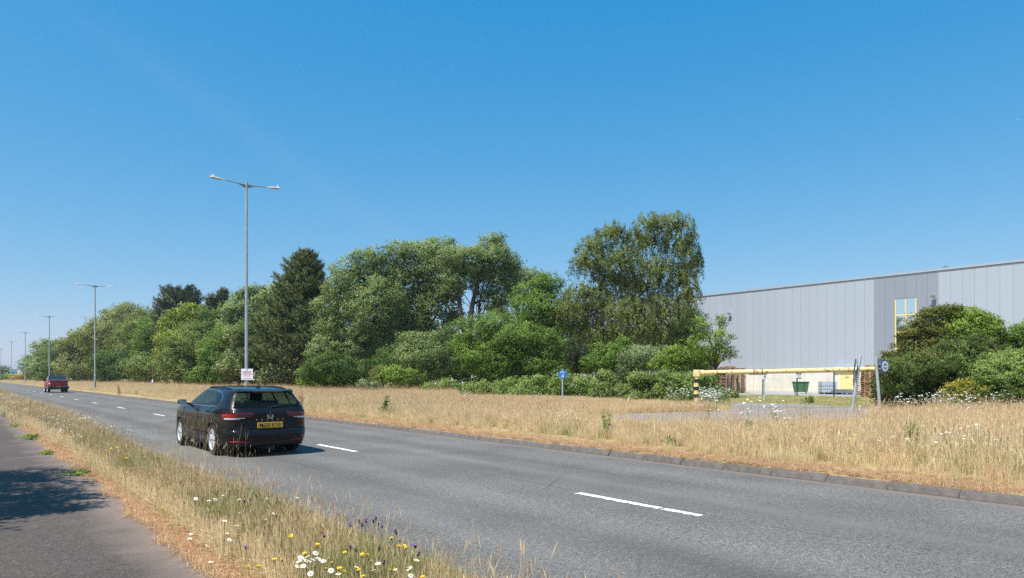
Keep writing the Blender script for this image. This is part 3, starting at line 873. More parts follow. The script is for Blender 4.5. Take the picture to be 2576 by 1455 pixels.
# notice on the fence
p = A(2010, 947, fp[3].y - .1)
nb = empty('fence_notice', p, 0, 'small white notice in a dark frame on the fence above the green bin', 'sign')
k = p.y / FPX
m = MB(); m.box((0, 0, 0), (13 * k, .02, 11 * k)); m.build('board', M['sign_white'], nb)
m = MB(); m.box((0, -.015, 7.2 * k), (14 * k, .04, 2 * k)); m.box((0, -.015, -5.6 * k), (14 * k, .04, 1.6 * k)); m.build('frame', M['sign_navy'], nb)
m = MB(); m.box((0, -.012, 2.4 * k), (9 * k, .004, 1.2 * k)); m.box((0, -.012, -.2 * k), (8 * k, .004, .9 * k)); m.box((0, -.012, -2.6 * k), (9 * k, .004, .8 * k)); m.build('print', simple('notice_print', (.30, .42, .55), .5), nb)
# white sign on a post in the mown strip
b = G(1922.5, 1008.5, GZ); k = b.y / FPX
ws = empty('yard_sign', b, 0, 'small white sign on a pale post standing in the mown grass strip', 'sign')
m = MB(); m.tube([(0, 0, -.2), (0, 0, 54 * k)], .048, 10); m.build('post', simple('pale_post', (.46, .54, .57), .5), ws, smooth=True, auto=40)
m = MB(); m.box((0, -.055, 60 * k), (12.5 * k, .015, 12.5 * k)); m.build('board', M['sign_white'], ws)
m = MB(); m.tube([(.5 * k + 2.4 * k * math.cos(a), -.068, 61 * k + 2.8 * k * math.sin(a)) for a in np.linspace(0, 5.3, 12)], .018, 5); m.tube([(.5 * k, -.068, 59.6 * k), (2.6 * k, -.068, 62.4 * k)], .02, 5); m.build('symbol', M['sign_grey'], ws)

# wheeled bin
b = G(2014, 991.5, GZ); k = b.y / FPX
wb = empty('wheeled_bin', b, ROAD_ANG - math.pi / 2 + 1.3, 'large green four-wheeled waste bin standing in front of the plinth', 'bin')
wb.rotation_euler = (0, 0, -.35)
m = MB(); w0, w1, d0, d1 = .55, .68, .40, .50
m.hexa([(-w0, -d0, .18), (w0, -d0, .18), (w0, d0, .18), (-w0, d0, .18)], [(-w1, -d1, 1.02), (w1, -d1, 1.02), (w1, d1, 1.02), (-w1, d1, 1.02)])
body = m.build('body', M['bin_green'], wb, bevel=.04)
m = MB()
for sx_ in (-.25, .25): m.box((sx_, -.47, .62), (.05, .04, .7), M=Matrix.Rotation(.11, 3, 'X'))
m.build('rib', M['bin_dark'], body)
m = MB(); m.box((0, 0, 1.04), (1.46, 1.08, .05)); m.build('rim', M['bin_dark'], wb, bevel=.012)
m = MB(); m.tube([(-.70, .1, 1.06), (-.70, 0, 1.11), (-.70, -.3, 1.10), (-.70, -.5, 1.06)], .02, 6); m.box((0, 0, 1.085), (1.40, 1.0, .05)); m.build('lid', M['bin_green'], wb, bevel=.02)
for sx_ in (-.45, .45):
    for sy_ in (-.30, .30):
        m = MB(); m.disc((sx_ + .02, sy_, .09), (1, 0, 0), .09, 14, .04); m.box((sx_, sy_, .16), (.07, .1, .06)); m.build('castor', M['rubber'], wb)
# caged liquid tank
b = G(2081, 992.5, GZ); k = b.y / FPX
ib = empty('caged_tank', b, ROAD_ANG - math.pi / 2 + math.pi / 2 - .62, 'square white plastic liquid tank in a metal cage on a dark pallet', 'tank')
ib.rotation_euler = (0, 0, -.12)
m = MB(); m.box((0, 0, .62), (1.14, .94, .94)); m.build('tank', M['ibc'], ib, bevel=.07)
m = MB(); m.tube([(0, 0, 1.08), (0, 0, 1.13)], .11, 14); m.build('cap', M['black'], ib)
m = MB()
for i in range(9):
    x = -.60 + i * .15
    for y in (-.5, .5): m.tube([(x, y, .14), (x, y, 1.12)], .011, 5)
for i in range(7):
    y = -.5 + i / 6
    for x in (-.60, .60): m.tube([(x, y, .14), (x, y, 1.12)], .011, 5)
for z in (.18, .5, .8, 1.12):
    m.tube([(-.60, -.5, z), (.60, -.5, z), (.60, .5, z), (-.60, .5, z), (-.60, -.5, z)], .013, 5)
m.build('cage', M['galv'], ib)
m = MB()
for x in (-.5, 0, .5): m.box((x, 0, .06), (.12, 1.0, .11))
m.box((0, 0, .13), (1.2, 1.0, .025)); m.build('pallet_base', M['black'], ib)
# pallets: one mesh, many copies
def pallet_mesh(mat):
    m = MB(); r = random.Random(5)
    for y in (-.35 - .10, -.2275, 0, .2275, .45): m.box((0, y, .133), (1.2, .125 if y else .14, .021))
    for x in (-.55, 0, .55): m.box((x, 0, .111), (.12, 1.0, .021))
    for x in (-.55, 0, .55):
        for y in (-.45, 0, .45): m.box((x, y, .061), (.12, .11, .078))
    for y in (-.45, 0, .45): m.box((0, y, .011), (1.2, .10, .021))
    me = bpy.data.meshes.new('pallet'); me.from_pydata(m.v, [], m.f); me.materials.append(mat); return me
pm, pmb = pallet_mesh(M['pallet']), pallet_mesh(M['blue_pallet'])
ORD = ['bottom', 'second', 'third', 'fourth', 'fifth', 'sixth', 'seventh', 'eighth', 'ninth', 'tenth', 'eleventh', 'twelfth', 'thirteenth', 'fourteenth', 'fifteenth', 'sixteenth', 'seventeenth', 'eighteenth', 'nineteenth', 'twentieth', 'twenty-first']
def stack(p, rz, n, where, sid, me=None, lean=0.0):
    r = random.Random(sid)
    for i in range(n):
        o = link('pallet', me or pm)
        o.location = (p.x + r.gauss(0, .018) + lean * i, p.y + r.gauss(0, .018), GZ + .02 + i * .146)
        o.rotation_euler = (0, 0, rz + r.gauss(0, .012) + (math.pi if r.random() < .5 else 0))
        nm = 'topmost' if i == n - 1 else ORD[i]
        tag(o, f'wooden pallet, {nm} {"" if nm in ("bottom", "topmost") else "from the ground "}in {where}', 'pallet', 'wooden pallets stacked in the yard')
def along(x, y, dt=0.0, dn=0.0):
    p = G(x, y, GZ); return Vector((p.x + DX * dt + NX * dn, p.y + DY * dt + NY * dn, 0))
PR = math.atan2(DY, DX)
# left stacks
stack(along(1807, 990.2), .15, 16, 'the pallet stack half behind the sapling', 1)
stack(along(1831, 989.8), .1, 17, 'the middle stack of the left pallet row', 2)
stack(along(1855.5, 989.2), .05, 16, 'the left pallet row\'s stack nearest the bin', 3)
stack(along(1776, 991.0), .15, 16, 'the leftmost pallet stack behind the bramble', 4)
# right stacks
stack(along(2172, 999.8), -.25, 15, 'the pallet stack right of the yellow door', 5)
stack(along(2204, 1001.2), -.2, 16, 'the pallet stack behind the round sign', 6)
stack(along(2240, 1002.4), -.2, 15, 'the pallet stack at the hedge edge', 7)
# low pile of boards on blue pallets
b = along(2111, 993.0); o = link('pallet', pmb); o.location = (b.x, b.y, GZ + .02); o.rotation_euler = (0, 0, -.1); tag(o, 'flat blue pallet lying under grey boards, nearer the tank', 'pallet', 'blue pallets under boards')
b2 = along(2139, 993.6); o = link('pallet', pmb); o.location = (b2.x, b2.y, GZ + .02); o.rotation_euler = (0, 0, .05); tag(o, 'flat blue pallet lying under grey boards, in front of the yellow door', 'pallet', 'blue pallets under boards')
bp = empty('board_pile', (b.x, b.y, GZ + .17), -.05, 'low pile of weathered grey boards on blue pallets by the yellow door', 'board pile')
for j in range(5):
    for i in range(4):
        if j == 4 and i > 1: continue
        m = MB(); m.box(((j % 2) * .06 + (.2 if j > 2 else .55), -.42 + i * .28, .03 + j * .062), (2.3 if j < 3 else 1.3, .25, .052), random.uniform(-.02, .02)); m.build('board', M['plank'], bp)

# lorry trailer behind the sapling
b = along(1752, 983.5)
lo = empty('lorry', (b.x, b.y, GZ), math.atan2(-DY, -DX) + .1, 'white box lorry with an orange yellow top band behind the sapling', 'lorry')
lo.location = A(1758, 983, 76.0); lo.location.z = GZ
lo.rotation_euler = (0, 0, .12)
ORG = simple('lorry_orange', (.72, .33, .02), .45, 0, .05); YEL = simple('lorry_yellow', (.80, .55, .04), .45, 0, .05)
m = MB(); m.box((-.4, 1.3, 2.05), (5.8, 2.4, 1.9)); m.build('box_body', M['white'], lo)
m = MB(); m.box((-.4, 1.3, 3.45), (5.82, 2.42, .86)); m.build('top_band', ORG, lo)
m = MB(); m.box((-.4, 1.3, 2.97), (5.83, 2.43, .12)); m.build('yellow_stripe', YEL, lo)
m = MB(); m.box((1.7, .085, 3.3), (1.1, .02, .5)); m.build('dark_panel', M['black'], lo)
m = MB(); m.box((-.4, 1.3, .95), (5.6, 2.2, .25)); m.build('chassis', M['black'], lo)
for x in (-2.4, 1.4):
    for y in (.35, 2.25):
        m = MB(); m.disc((x, y, .5), (0, -1, 0), .5, 20, .28); w = m.build('wheel', M['rubber'], lo)
        m = MB(); m.disc((x, y - .004, .5), (0, -1, 0), .26, 14, .02); m.build('rim', M['galv'], w)
m = MB(); m.box((-4.2, 1.3, 1.75), (1.7, 2.3, 2.0)); cab = m.build('cab', M['white'], lo, bevel=.12)
m = MB(); m.box((-4.2, .14, 2.2), (1.0, .04, .7)); m.build('window', M['winglass'], cab)

# ------------------------------------------------------------------ far left: offices, shed, tower, small lamps, cars
def hz(x, y, Z): return A(x, y, Z)
Zf = 620.0; kf_ = Zf / FPX
HAZEB = simple('far_teal_glass', (.10, .27, .36), .3, 0, .15, .3)
TEALD = simple('far_teal_dark', (.05, .16, .22), .3, 0, .1, .3)
ob = empty('office_block', (A(30, 950, Zf).x, Zf, GZ), 0, 'distant teal glazed office block behind the far street lamps', 'building')
hh = (HOR - 930) * kf_ + CAM
m = MB(); m.box((0, 6, hh / 2), (29 * kf_, 12, hh)); m.build('wall', HAZEB, ob)
m = MB(); m.box((-12 * kf_, -.1, hh / 2), (5 * kf_, .3, hh)); m.build('white_bay', M['white'], ob)
m = MB(); m.box((0, 6, hh + .15), (30 * kf_, 12.4, .3)); m.build('roof', M['trim'], ob)
for i in range(2):
    for j in range(5):
        m = MB(); m.box(((-7 + j * 4.6) * kf_, -.06, hh * (.33 + .38 * i)), (3.6 * kf_, .1, hh * .2)); m.build('window', TEALD, ob)
m = MB(); m.box((-4.4 * kf_, -.15, hh * .84), (6.4 * kf_, .2, 2.6 * kf_)); m.build('sign_panel', simple('far_sign', (.35, .48, .60), .5), ob)
ob2 = empty('white_shed', (A(54, 950, 560).x, 560, GZ), 0, 'distant plain white shed with a blue square logo', 'building')
k5 = 560 / FPX; hh = (HOR - 931.5) * k5 + CAM
m = MB(); m.box((0, 6, hh / 2), (20 * k5, 12, hh)); m.build('wall', M['white'], ob2)
m = MB(); m.box((0, -.05, hh * .52), (20 * k5, .08, .12)); m.build('joint', M['trim'], ob2)
m = MB(); m.box((0, 6, hh + .15), (20.4 * k5, 12.4, .3)); m.build('roof', M['trim'], ob2)
m = MB(); m.box((.2 * k5, -.08, hh - 4.2 * k5), (2.6 * k5, .1, 3.6 * k5)); m.build('logo_panel', M['sign_blue'], ob2)
m = MB(); m.box((-13 * k5, 2, 2.0), (8 * k5, 8, 4.0)); m.build('annexe', M['trim'], ob2)
ot = empty('tower_block', (A(44.4, 950, 2600).x, 2600, 0), 0, 'pale blue tower block on the far skyline', 'building')
k6 = 2600 / FPX; hh = (HOR - 920) * k6 + CAM
TW = simple('far_tower', (.36, .47, .60), .6, 0, .05, .05); TW2 = simple('far_tower_light', (.55, .62, .70), .6, 0, .05, .05)  # the blue of distance haze is put into the tower colours
m = MB(); m.box((0, 6, hh / 2), (6.2 * k6, 12, hh)); m.build('wall', TW, ot)
m = MB(); m.box((-2.9 * k6, -.4, hh * .45), (1.0 * k6, 1, hh * .9)); m.build('stair_tower', TW2, ot)
for i in range(9):
    m = MB(); m.box((.4 * k6, -.2, hh * (.12 + i * .095)), (4.6 * k6, .3, hh * .035)); m.build('window_row', TEALD, ot)
def small_lamp(x, ytop, Z, double, label):
    b = A(x, 950, Z); h = (HOR - ytop) / FPX * Z + CAM
    e = empty('street_lamp', (b.x, Z, GZ), 0, label, 'street lamp')
    m = MB(); m.tube([(0, 0, -.2), (0, 0, h - GZ)], .11, 8); m.build('column', M['galv_dark'], e)
    m = MB(); L2 = (6 if not double else 3.4) * Z / FPX * 1.6
    m.tube([(0 if not double else -L2, 0, h - GZ), (L2, 0, h - GZ + .1)], .08, 6); m.build('arm', M['galv_dark'], e)
    m = MB(); m.box((L2, 0, h - GZ + .1), (.9, .3, .2)); m.build('lantern', M['lantern'], e)
small_lamp(50.5, 926.5, 330, False, 'slim grey lamp with one arm in front of the white shed')
small_lamp(11.6, 930, 300, True, 'slim flat topped lamp with a short T bar left of the office')
b = A(73.4, 950, 300)
e = empty('banner_pole', (b.x, 300, GZ), 0, 'slim white pole before the far-left trees', 'pole'); m = MB(); m.tube([(0, 0, -.2), (0, 0, 5.0)], .13, 8); m.build('pole', M['white'], e)
m = MB(); m.box((.3, 0, 4.4), (.6, .1, .9)); m.build('banner', M['trim'], e)
# parked cars far off (simple bodies with cabin, glass and wheels)
def far_car(x, Z, ln, rz, mat, label, h=1.45):
    b = A(x, 950, Z)
    e = empty('parked_car', (b.x, Z, GZ), rz, label, 'car', 'cars in the far car park')
    prof = [(-.5, .30), (-.5, .72), (-.43, .92), (-.30, .98), (-.17, h), (.16, h), (.33, .96), (.47, .86), (.5, .55), (.5, .30)]
    mm_ = MB(); n = len(prof)
    vs = [(px * ln, yy_ * (.85 if pz < 1.0 else .66), pz) for yy_ in (-1, 1) for px, pz in prof]
    mm_.add(vs, [tuple(range(n)), tuple(range(2 * n - 1, n - 1, -1))] + [(i, n + i, n + (i + 1) % n, (i + 1) % n) for i in range(n)])
    mm_.build('body', mat, e)
    m = MB()
    for sg in (-1, 1):
        m.add([(-.26 * ln, sg * .80, 1.0), (.29 * ln, sg * .80, 1.0), (.15 * ln, sg * .69, h - .07), (-.165 * ln, sg * .69, h - .07)], [(0, 1, 2, 3)])
    m.build('window', M['winglass'], e)
    for px in (-.31, .31):
        for sg in (-1, 1):
            m = MB(); m.disc((px * ln, sg * .86, .32), (0, sg, 0), .32, 14, .2); m.build('wheel', M['rubber'], e)
far_car(22, 390, 4.2, .3, simple('far_car_grey', (.42, .46, .48), .3, .3), 'pale grey car parked far left below the teal office')
far_car(58, 350, 4.2, .1, simple('far_car_navy', (.03, .06, .10), .3, .2), 'dark navy car parked below the orange bank')
far_car(70, 345, 4.4, -.1, simple('far_car_black', (.02, .03, .04), .3, .2), 'black car parked beside the navy one')
far_car(43, 380, 4.0, .2, simple('far_car_sand', (.40, .36, .32), .4, .2), 'sand coloured car low behind the grass left of the navy car')
# small white kiosk van
b = A(91, 950, 240)
e = empty('white_van', (b.x, 240, GZ), .2, 'white van with a red stripe half hidden by the far-left bush', 'van'); k = 240 / FPX
m = MB(); m.box((0, 0, 1.35), (10.5 * k, 1.9, 1.6)); m.build('body', M['white'], e, bevel=.12)
m = MB(); m.box((-2 * k, -.96, 1.45), (5.4 * k, .02, .35)); m.build('stripe', M['sign_red'], e)
m = MB(); m.box((1.6 * k, -.965, 1.25), (5.2 * k, .02, .6)); m.build('window', M['winglass'], e)
for px in (-.32, .32):
    m = MB(); m.disc((px * 10.5 * k, -.93, .38), (0, -1, 0), .36, 14, .2); m.build('wheel', M['rubber'], e)
# brown post by the trees
b = G(384.5, 985, GZ); Zp = 118.0; b = A(384.5, 950, Zp)
e = empty('wooden_post', (b.x, Zp, GZ), 0, 'lone brown wooden post at the foot of the trees', 'post')
m = MB(); m.tube([(0, 0, -.2), (0, 0, CAM + (HOR - 921) / FPX * Zp - GZ)], [.13, .10], 9); m.build('post', M['old_wood'], e)
m = MB(); m.box((0, -.12, .85), (.26, .02, .5)); m.build('plate', M['sign_white'], e)
# gull
p = A(2562, 301, 112)
e = empty('gull', p, .4, 'small white gull gliding high at the right edge of the sky', 'bird'); e.scale = (.55, .55, .55)
m = MB(); m.tube([(0, -.22, 0), (0, -.1, .01), (0, .1, 0), (0, .25, -.01)], [.02, .055, .05, .015], 8); m.build('body', M['white'], e, smooth=True)
for sg in (-1, 1):
    m = MB(); m.add([(0, -.08, .02), (sg * .28, -.10, .10), (sg * .62, .02, .07), (sg * .28, .06, .10), (0, .10, .02)], [(0, 1, 3, 4), (1, 2, 3)]); w = m.build('wing', M['white'], e)
    md = w.modifiers.new('s', 'SOLIDIFY'); md.thickness = .012
# ------------------------------------------------------------------ trees and bushes
def unit(v): return v / np.maximum(np.linalg.norm(v, axis=1, keepdims=True), 1e-9)
def leaf_quads(c, size, aspect, r, axis=None, up=0.35):
    """one diamond leaf per centre; axis: preferred direction of the long axis"""
    n = len(c)
    u = unit(r.normal(size=(n, 3))) if axis is None else unit(axis + r.normal(scale=.35, size=(n, 3)))
    w = r.normal(size=(n, 3)); w[:, 2] += up * 0
    nr = r.normal(size=(n, 3)); nr[:, 2] += up * 2.2
    w = unit(np.cross(nr, u))
    a = u * (size * .5)[:, None]; b = w * (size * .5 * aspect)[:, None]
    v = np.stack([c - a, c + b - a * .1, c + a, c - b - a * .1], 1).reshape(-1, 3)
    return v, np.arange(4 * n).reshape(-1, 4)
def tubes_mesh(name, lines, mat, parent, n=6):
    m = MB()
    for pts, rad in lines: m.tube(pts, rad, n)
    return m.build(name, mat, parent, smooth=True)
def wobble(a, b, k, amp, r):
    a, b = np.array(a), np.array(b)
    pts = [a + (b - a) * i / k for i in range(k + 1)]
    L_ = np.linalg.norm(b - a)
    for i in range(1, k): pts[i] = pts[i] + r.normal(size=3) * amp * L_
    return [Vector(p) for p in pts]
N_LEAF = [0]
def foliage(lobes, Z, r, style, leafpx=4.4, dens=1.0, fill=True, cover=0.9):
    """lobes n x 6 in metres relative to the base; returns leaf arrays"""
    px = Z / FPX
    lf = leafpx * px
    rc = 9.0 * px
    C, Dr, keep = [], [], []
    lob = [list(l) for l in lobes]
    for l in list(lob):                       # smaller boughs break the outline of each mass
        if min(l[3], l[5]) < 9 * px: continue
        for _ in range(0 if style == 'weep' else 3):
            d_ = r.normal(size=3); d_ /= np.linalg.norm(d_); d_[1] = -abs(d_[1]) * .8
            q_ = r.uniform(.34, .55)
            lob.append([l[0] + d_[0] * l[3] * .82, l[1] + d_[1] * l[4] * .82, max(l[2] + d_[2] * l[5] * .82, l[5] * .3), l[3] * q_ * 1.1, l[4] * q_, l[5] * q_ * .9])
    lob = np.array(lob, float)
    for i, (cx, cy, cz, rx, ry, rz) in enumerate(lob):
        area = 4 * math.pi * ((rx * rz + rx * ry + ry * rz) / 3)
        n = int(area / (rc * rc * 1.6) * dens * cover) + 6
        d = unit(r.normal(size=(n, 3)))
        # the side away from the road carries fewer leaves
        k = r.random(n) < np.where(d[:, 1] > .35, .45, 1.0)
        d = d[k]; n = len(d)
        rad = 1.0 - np.abs(r.normal(0, .16, n)); ph = r.uniform(0, 6.28, 4)
        rad *= 1 + .13 * np.sin(d[:, 0] * 5 + ph[0]) * np.sin(d[:, 2] * 5 + ph[1]) + .09 * np.sin(d[:, 0] * 11 + ph[2]) * np.sin(d[:, 2] * 12 + ph[3])
        rad *= np.where(np.sin(d[:, 0] * 8 + ph[2]) + np.sin(d[:, 2] * 9 + ph[0]) + np.sin(d[:, 1] * 7 + ph[1]) < -1.35, .62, 1)
        out = r.random(n) < .10; rad[out] *= r.uniform(1.05, 1.30, out.sum())
        p = np.array([cx, cy, cz]) + d * rad[:, None] * np.array([rx, ry, rz])
        ok = np.ones(n, bool)
        for j, (x2, y2, z2, a2, b2, c2) in enumerate(lob):
            if j == i: continue
            q = (p - np.array([x2, y2, z2])) / np.array([a2, b2, c2])
            ok &= (q * q).sum(1) > .50
        C.append(p[ok]); Dr.append(d[ok])
    C = np.concatenate(C); Dr = np.concatenate(Dr)
    C[:, 2] = np.maximum(C[:, 2], .12 * 1)
    n = len(C)
    ct = r.normal(.45, .17, n)
    out_v, out_t, out_n = [], [], []
    def put(c, size, asp, axis, t, up=.35, nr=None):
        v, f = leaf_quads(c, size, asp, r, axis, up)
        out_v.append(v); out_t.append(np.repeat(np.clip(t, 0, 1), 4)); out_n.append(np.repeat(unit(nr), 4, axis=0))
    if style in ('leaf', 'flower'):
        K = 22
        rep = np.repeat(np.arange(n), K)
        off = r.normal(size=(n * K, 3)) * (rc * np.array([.62, .62, .40]))
        c = C[rep] + off; c[:, 2] -= np.abs(off[:, 0]) * .15
        size = lf * r.uniform(.65, 1.25, n * K)
        t = ct[rep] + r.normal(0, .09, n * K); t = np.minimum(t, .82)
        if style == 'flower':
            fl = (r.random(n) < .34)[rep] & (r.random(n * K) < .55) & (Dr[rep][:, 1] < .2)
            t[fl] = 1.0
        put(c, size, .62, None, t, nr=Dr[rep] * .75 + off / rc * .55 + np.array([0, 0, .18]) + r.normal(0, .16, off.shape))
    elif style == 'weep':
        K = 36
        rep = np.repeat(np.arange(n), K)
        ln = (r.uniform(.25, 1.0, n) ** 1.5 * 46 * px)[rep]
        s = r.random(n * K)
        sway = r.normal(size=(n, 3))[rep] * (3.4 * px)
        c = C[rep] + sway * s[:, None] + r.normal(size=(n * K, 3)) * (rc * .26)
        c[:, 2] -= s * ln - rc * .4
        c[:, :2] += Dr[rep][:, :2] * (np.sqrt(s) * 5 * px)[:, None]
        ax = np.zeros((n * K, 3)); ax[:, 2] = -1.0
        t = np.minimum(ct[rep] + r.normal(0, .15, n * K), .82)
        put(c, lf * r.uniform(.6, 1.15, n * K), .6, ax * 1.2, t, 0.1, nr=Dr[rep] * .8 + sway / (px * 8) + np.array([0, 0, .55]) * (1 - 1.3 * s)[:, None] + r.normal(0, .2, sway.shape))
    elif style in ('tuft', 'spine'):
        K = 30
        rep = np.repeat(np.arange(n), K)
        ax = unit(Dr + np.array([0, -.1, .75 if style == 'tuft' else .35]) + r.normal(0, .25, (n, 3)))[rep]
        ax = unit(ax + r.normal(0, .48, (n * K, 3)))
        c = C[rep] + ax * (rc * r.uniform(.1, .85, n * K))[:, None] + r.normal(size=(n * K, 3)) * (rc * .25)
        t = ct[rep] + r.normal(0, .12, n * K)
        brown = (r.random(n) < .10)[rep]; t = np.where(brown, t + .45, np.minimum(t, .82))
        put(c, lf * 1.75 * r.uniform(.6, 1.2, n * K), .20, ax * 3, t, 0.2, nr=Dr[rep] * .7 + ax * .5 + r.normal(0, .15, ax.shape))
    if fill:                                  # oversized inner leaves, tinted darker to put shade into the gaps
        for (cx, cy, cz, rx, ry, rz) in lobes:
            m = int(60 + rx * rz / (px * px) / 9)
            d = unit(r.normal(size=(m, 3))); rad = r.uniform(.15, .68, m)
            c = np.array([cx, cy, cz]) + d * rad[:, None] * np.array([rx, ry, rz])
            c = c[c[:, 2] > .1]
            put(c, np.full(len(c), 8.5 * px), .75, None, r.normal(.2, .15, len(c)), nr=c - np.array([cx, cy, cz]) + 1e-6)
    v = np.concatenate(out_v); t = np.concatenate(out_t)
    v[:, 2] = np.maximum(v[:, 2], .03)
    N_LEAF[0] += len(v) // 4
    return v, t, C, np.concatenate(out_n)
TREE_N = [0]
def plant(name, label, cat, Z, lob_px, mat, style='leaf', base=None, trunk=True, bark='bark', leafpx=4.4, dens=1.0, group=None,
          depth=0.85, zgrow=0.0, fill=True, limbs=1.0, trunk_r=None, mats2=None, spread=0.5, twigs=None, cover=.9, spines=None):
    """lobes measured on the picture grid at depth Z: (x, y, rx, ry)"""
    TREE_N[0] += 1
    r = np.random.default_rng(100 + TREE_N[0])
    lp = np.array(lob_px, float); k = Z / FPX
    bx = base if base is not None else float(np.mean(lp[:, 0]))
    B = A(bx, HOR, Z); B.z = GZ
    lob = []
    xm = lp[:, 0].mean(); wx_ = max(lp[:, 0].max() - lp[:, 0].min(), 1) / 2 + lp[:, 2].max()
    for i, (x, y, rx, ry) in enumerate(lp):
        rr = (rx + ry) / 2 * depth
        front = r.normal(0, .35) * rr * spread * 2 + max(0, y - 880) * -.15
        dyy = front * k
        zz = Z + dyy
        p = A(x, y, zz)
        lob.append((p.x - B.x, dyy, max(p.z - GZ, ry * k * .45), rx * k, rr * k, ry * k))
    o = empty(name, B, 0, label, cat, group)
    v, t, C, nv = foliage(lob, Z, r, style, leafpx, dens, fill, cover)
    me = np_mesh('crown', v, np.arange(len(v)).reshape(-1, 4), [mat], {'tint': t, 'nrm': nv})
    link('crown' if trunk else 'foliage', me, o)
    # trunk, limbs and twigs
    lines = []
    top = max(l[2] for l in lob)
    tr_ = trunk_r or (0.014 * top + .05)
    lobs = sorted(lob, key=lambda l: l[2])
    if trunk:
        ax_ = np.average([l[0] for l in lob]), np.average([l[1] for l in lob])
        tp = wobble((0, 0, -.2), (ax_[0], ax_[1], top * .86), 7, .012, r)
        lines.append((tp, [tr_ * (1.25 - .95 * i / 7) for i in range(8)]))
        for l in lob:
            f = min(.86, max(.10, (l[2] * .62) / (top * .86)))
            s = tp[0].lerp(tp[-1], f)
            lines.append((wobble(s, (l[0], l[1], l[2]), 4, .05, r), [tr_ * .55 * limbs, tr_ * .45 * limbs, tr_ * .33 * limbs, tr_ * .24 * limbs, tr_ * .12 * limbs]))
    else:
        for l in lob:
            lines.append((wobble((l[0] * .6, l[1] * .6, 0), (l[0], l[1], l[2]), 3, .06, r), [tr_ * .4, tr_ * .3, tr_ * .2, tr_ * .1]))
    nt = twigs if twigs is not None else (3 if trunk else 2)
    for l in lob:
        q = C[np.linalg.norm((C - np.array(l[:3])) / np.array(l[3:]), axis=1) < 1.15]
        if len(q) == 0: continue
        for p in q[r.choice(len(q), min(nt, len(q)), False)]:
            lines.append((wobble(l[:3], p, 3, .05, r), [tr_ * .16, tr_ * .12, tr_ * .08, tr_ * .04]))
    if spines:
        for pts, rad in spines(B, k): lines.append((pts, rad))
    tubes_mesh('trunk' if trunk else 'stem', lines, M[bark], o)
    return o
def pine(label, Z, ax, ytop, ybase, halfw, mat, group, name='pine_tree', whorls=17, bare=.12, shape=1.0, skew=0.0, dens=1.0, leafpx=5.0, round_top=False):
    TREE_N[0] += 1
    r = np.random.default_rng(100 + TREE_N[0])
    k = Z / FPX
    B = A(ax, HOR, Z); B.z = GZ
    H = CAM + (HOR - ytop) * k - GZ
    o = empty(name, B, 0, label, 'tree', group)
    lines = [(wobble((0, 0, -.2), (0, 0, H * .97), 6, .006, r), [H * .017 * (1.1 - i / 6.3) + .02 for i in range(7)])]
    C, Dr = [], []
    for w in range(whorls):
        f = bare + (1 - bare) * (w + r.uniform(-.3, .3)) / whorls
        f = min(max(f, bare), .985)
        z = H * f
        prof = (1 - f) ** .80 * 1.22 if not round_top else math.sqrt(max(0, 1 - ((f - .55) / .47) ** 2)) * .95
        nb = int(r.integers(6, 9))
        a0 = r.uniform(0, 6.28)
        for b in range(nb):
            a = a0 + 6.283 * b / nb + r.normal(0, .2)
            L_ = halfw * k * shape * prof * r.uniform(.72, 1.15) + .12
            L_ *= 1 + skew * -math.cos(a)
            d = np.array([math.cos(a), math.sin(a) * .95, 0])
            rise = r.uniform(.05, .38) + .25 * f
            tip = np.array([0, 0, z]) + d * L_ + np.array([0, 0, L_ * rise])
            mid = np.array([0, 0, z]) + d * L_ * .55 + np.array([0, 0, L_ * rise * .25])
            lines.append(([Vector((0, 0, z)), Vector(mid), Vector(tip)], [.02 + .006 * L_ * 2, .018 + .003 * L_, .01]))
            m = max(3, int(L_ / (7.5 * k) * 2.1 * dens))
            for q in range(m):
                s = (q + r.random()) / m * .86 + .16
                p = (mid * (s / .55) + np.array([0, 0, z]) * (1 - s / .55)) if s < .55 else mid + (tip - mid) * ((s - .55) / .45)
                lat = np.cross(d, [0, 0, 1]) * r.normal(0, .20) * L_ * min(1, 1.2 - .55 * s)
                p = p + lat + np.array([0, 0, r.normal(0, 2.6 * k)])
                if abs(d[1]) and d[1] > .5 and r.random() < .4: continue
                C.append(p); Dr.append(d * .8 + np.array([0, 0, .8]))
    # leader shoots
    for q in range(12):
        C.append(np.array([r.normal(0, .012) * H, r.normal(0, .012) * H, H * r.uniform(.90, .985)])); Dr.append(np.array([0, 0, 1.0]))
    C = np.array(C); Dr = unit(np.array(Dr)); n = len(C); K = 26
    rc = 8.5 * k
    rep = np.repeat(np.arange(n), K)
    axv = unit(Dr[rep] + r.normal(0, .55, (n * K, 3)))
    c = C[rep] + axv * (rc * r.uniform(.1, .9, n * K))[:, None] + Dr[rep] * (rc * r.uniform(-.6, .9, n * K))[:, None]
    ct = r.normal(.42, .2, n); old = r.random(n) < .09
    t = ct[rep] + r.normal(0, .13, n * K); t = np.where(old[rep], .95, np.minimum(t, .83))
    v, f = leaf_quads(c, leafpx * k * 1.9 * r.uniform(.6, 1.2, n * K), .17, r, axv * 3, .2)
    N_LEAF[0] += len(f)
    me = np_mesh('crown', v, f, [mat], {'tint': np.repeat(np.clip(t, 0, 1), 4), 'nrm': np.repeat(unit(Dr[rep] * .75 + axv * .5 + (C[rep] * np.array([1, 1, 0])) / (np.abs(C[:, :2]).max() + .1) * .8), 4, axis=0)})
    link('crown', me, o)
    tubes_mesh('trunk', lines, M['bark'], o)
    return o
GT = 'trees in the belt beyond the far verge'
def c4(*l): return [(786 + a * .3458, 534.6 + b * .3458, c, d) for a, b, c, d in l]
def c5(*l): return [(1320.8 + a * .3674, 503 + b * .3674, c, d) for a, b, c, d in l]
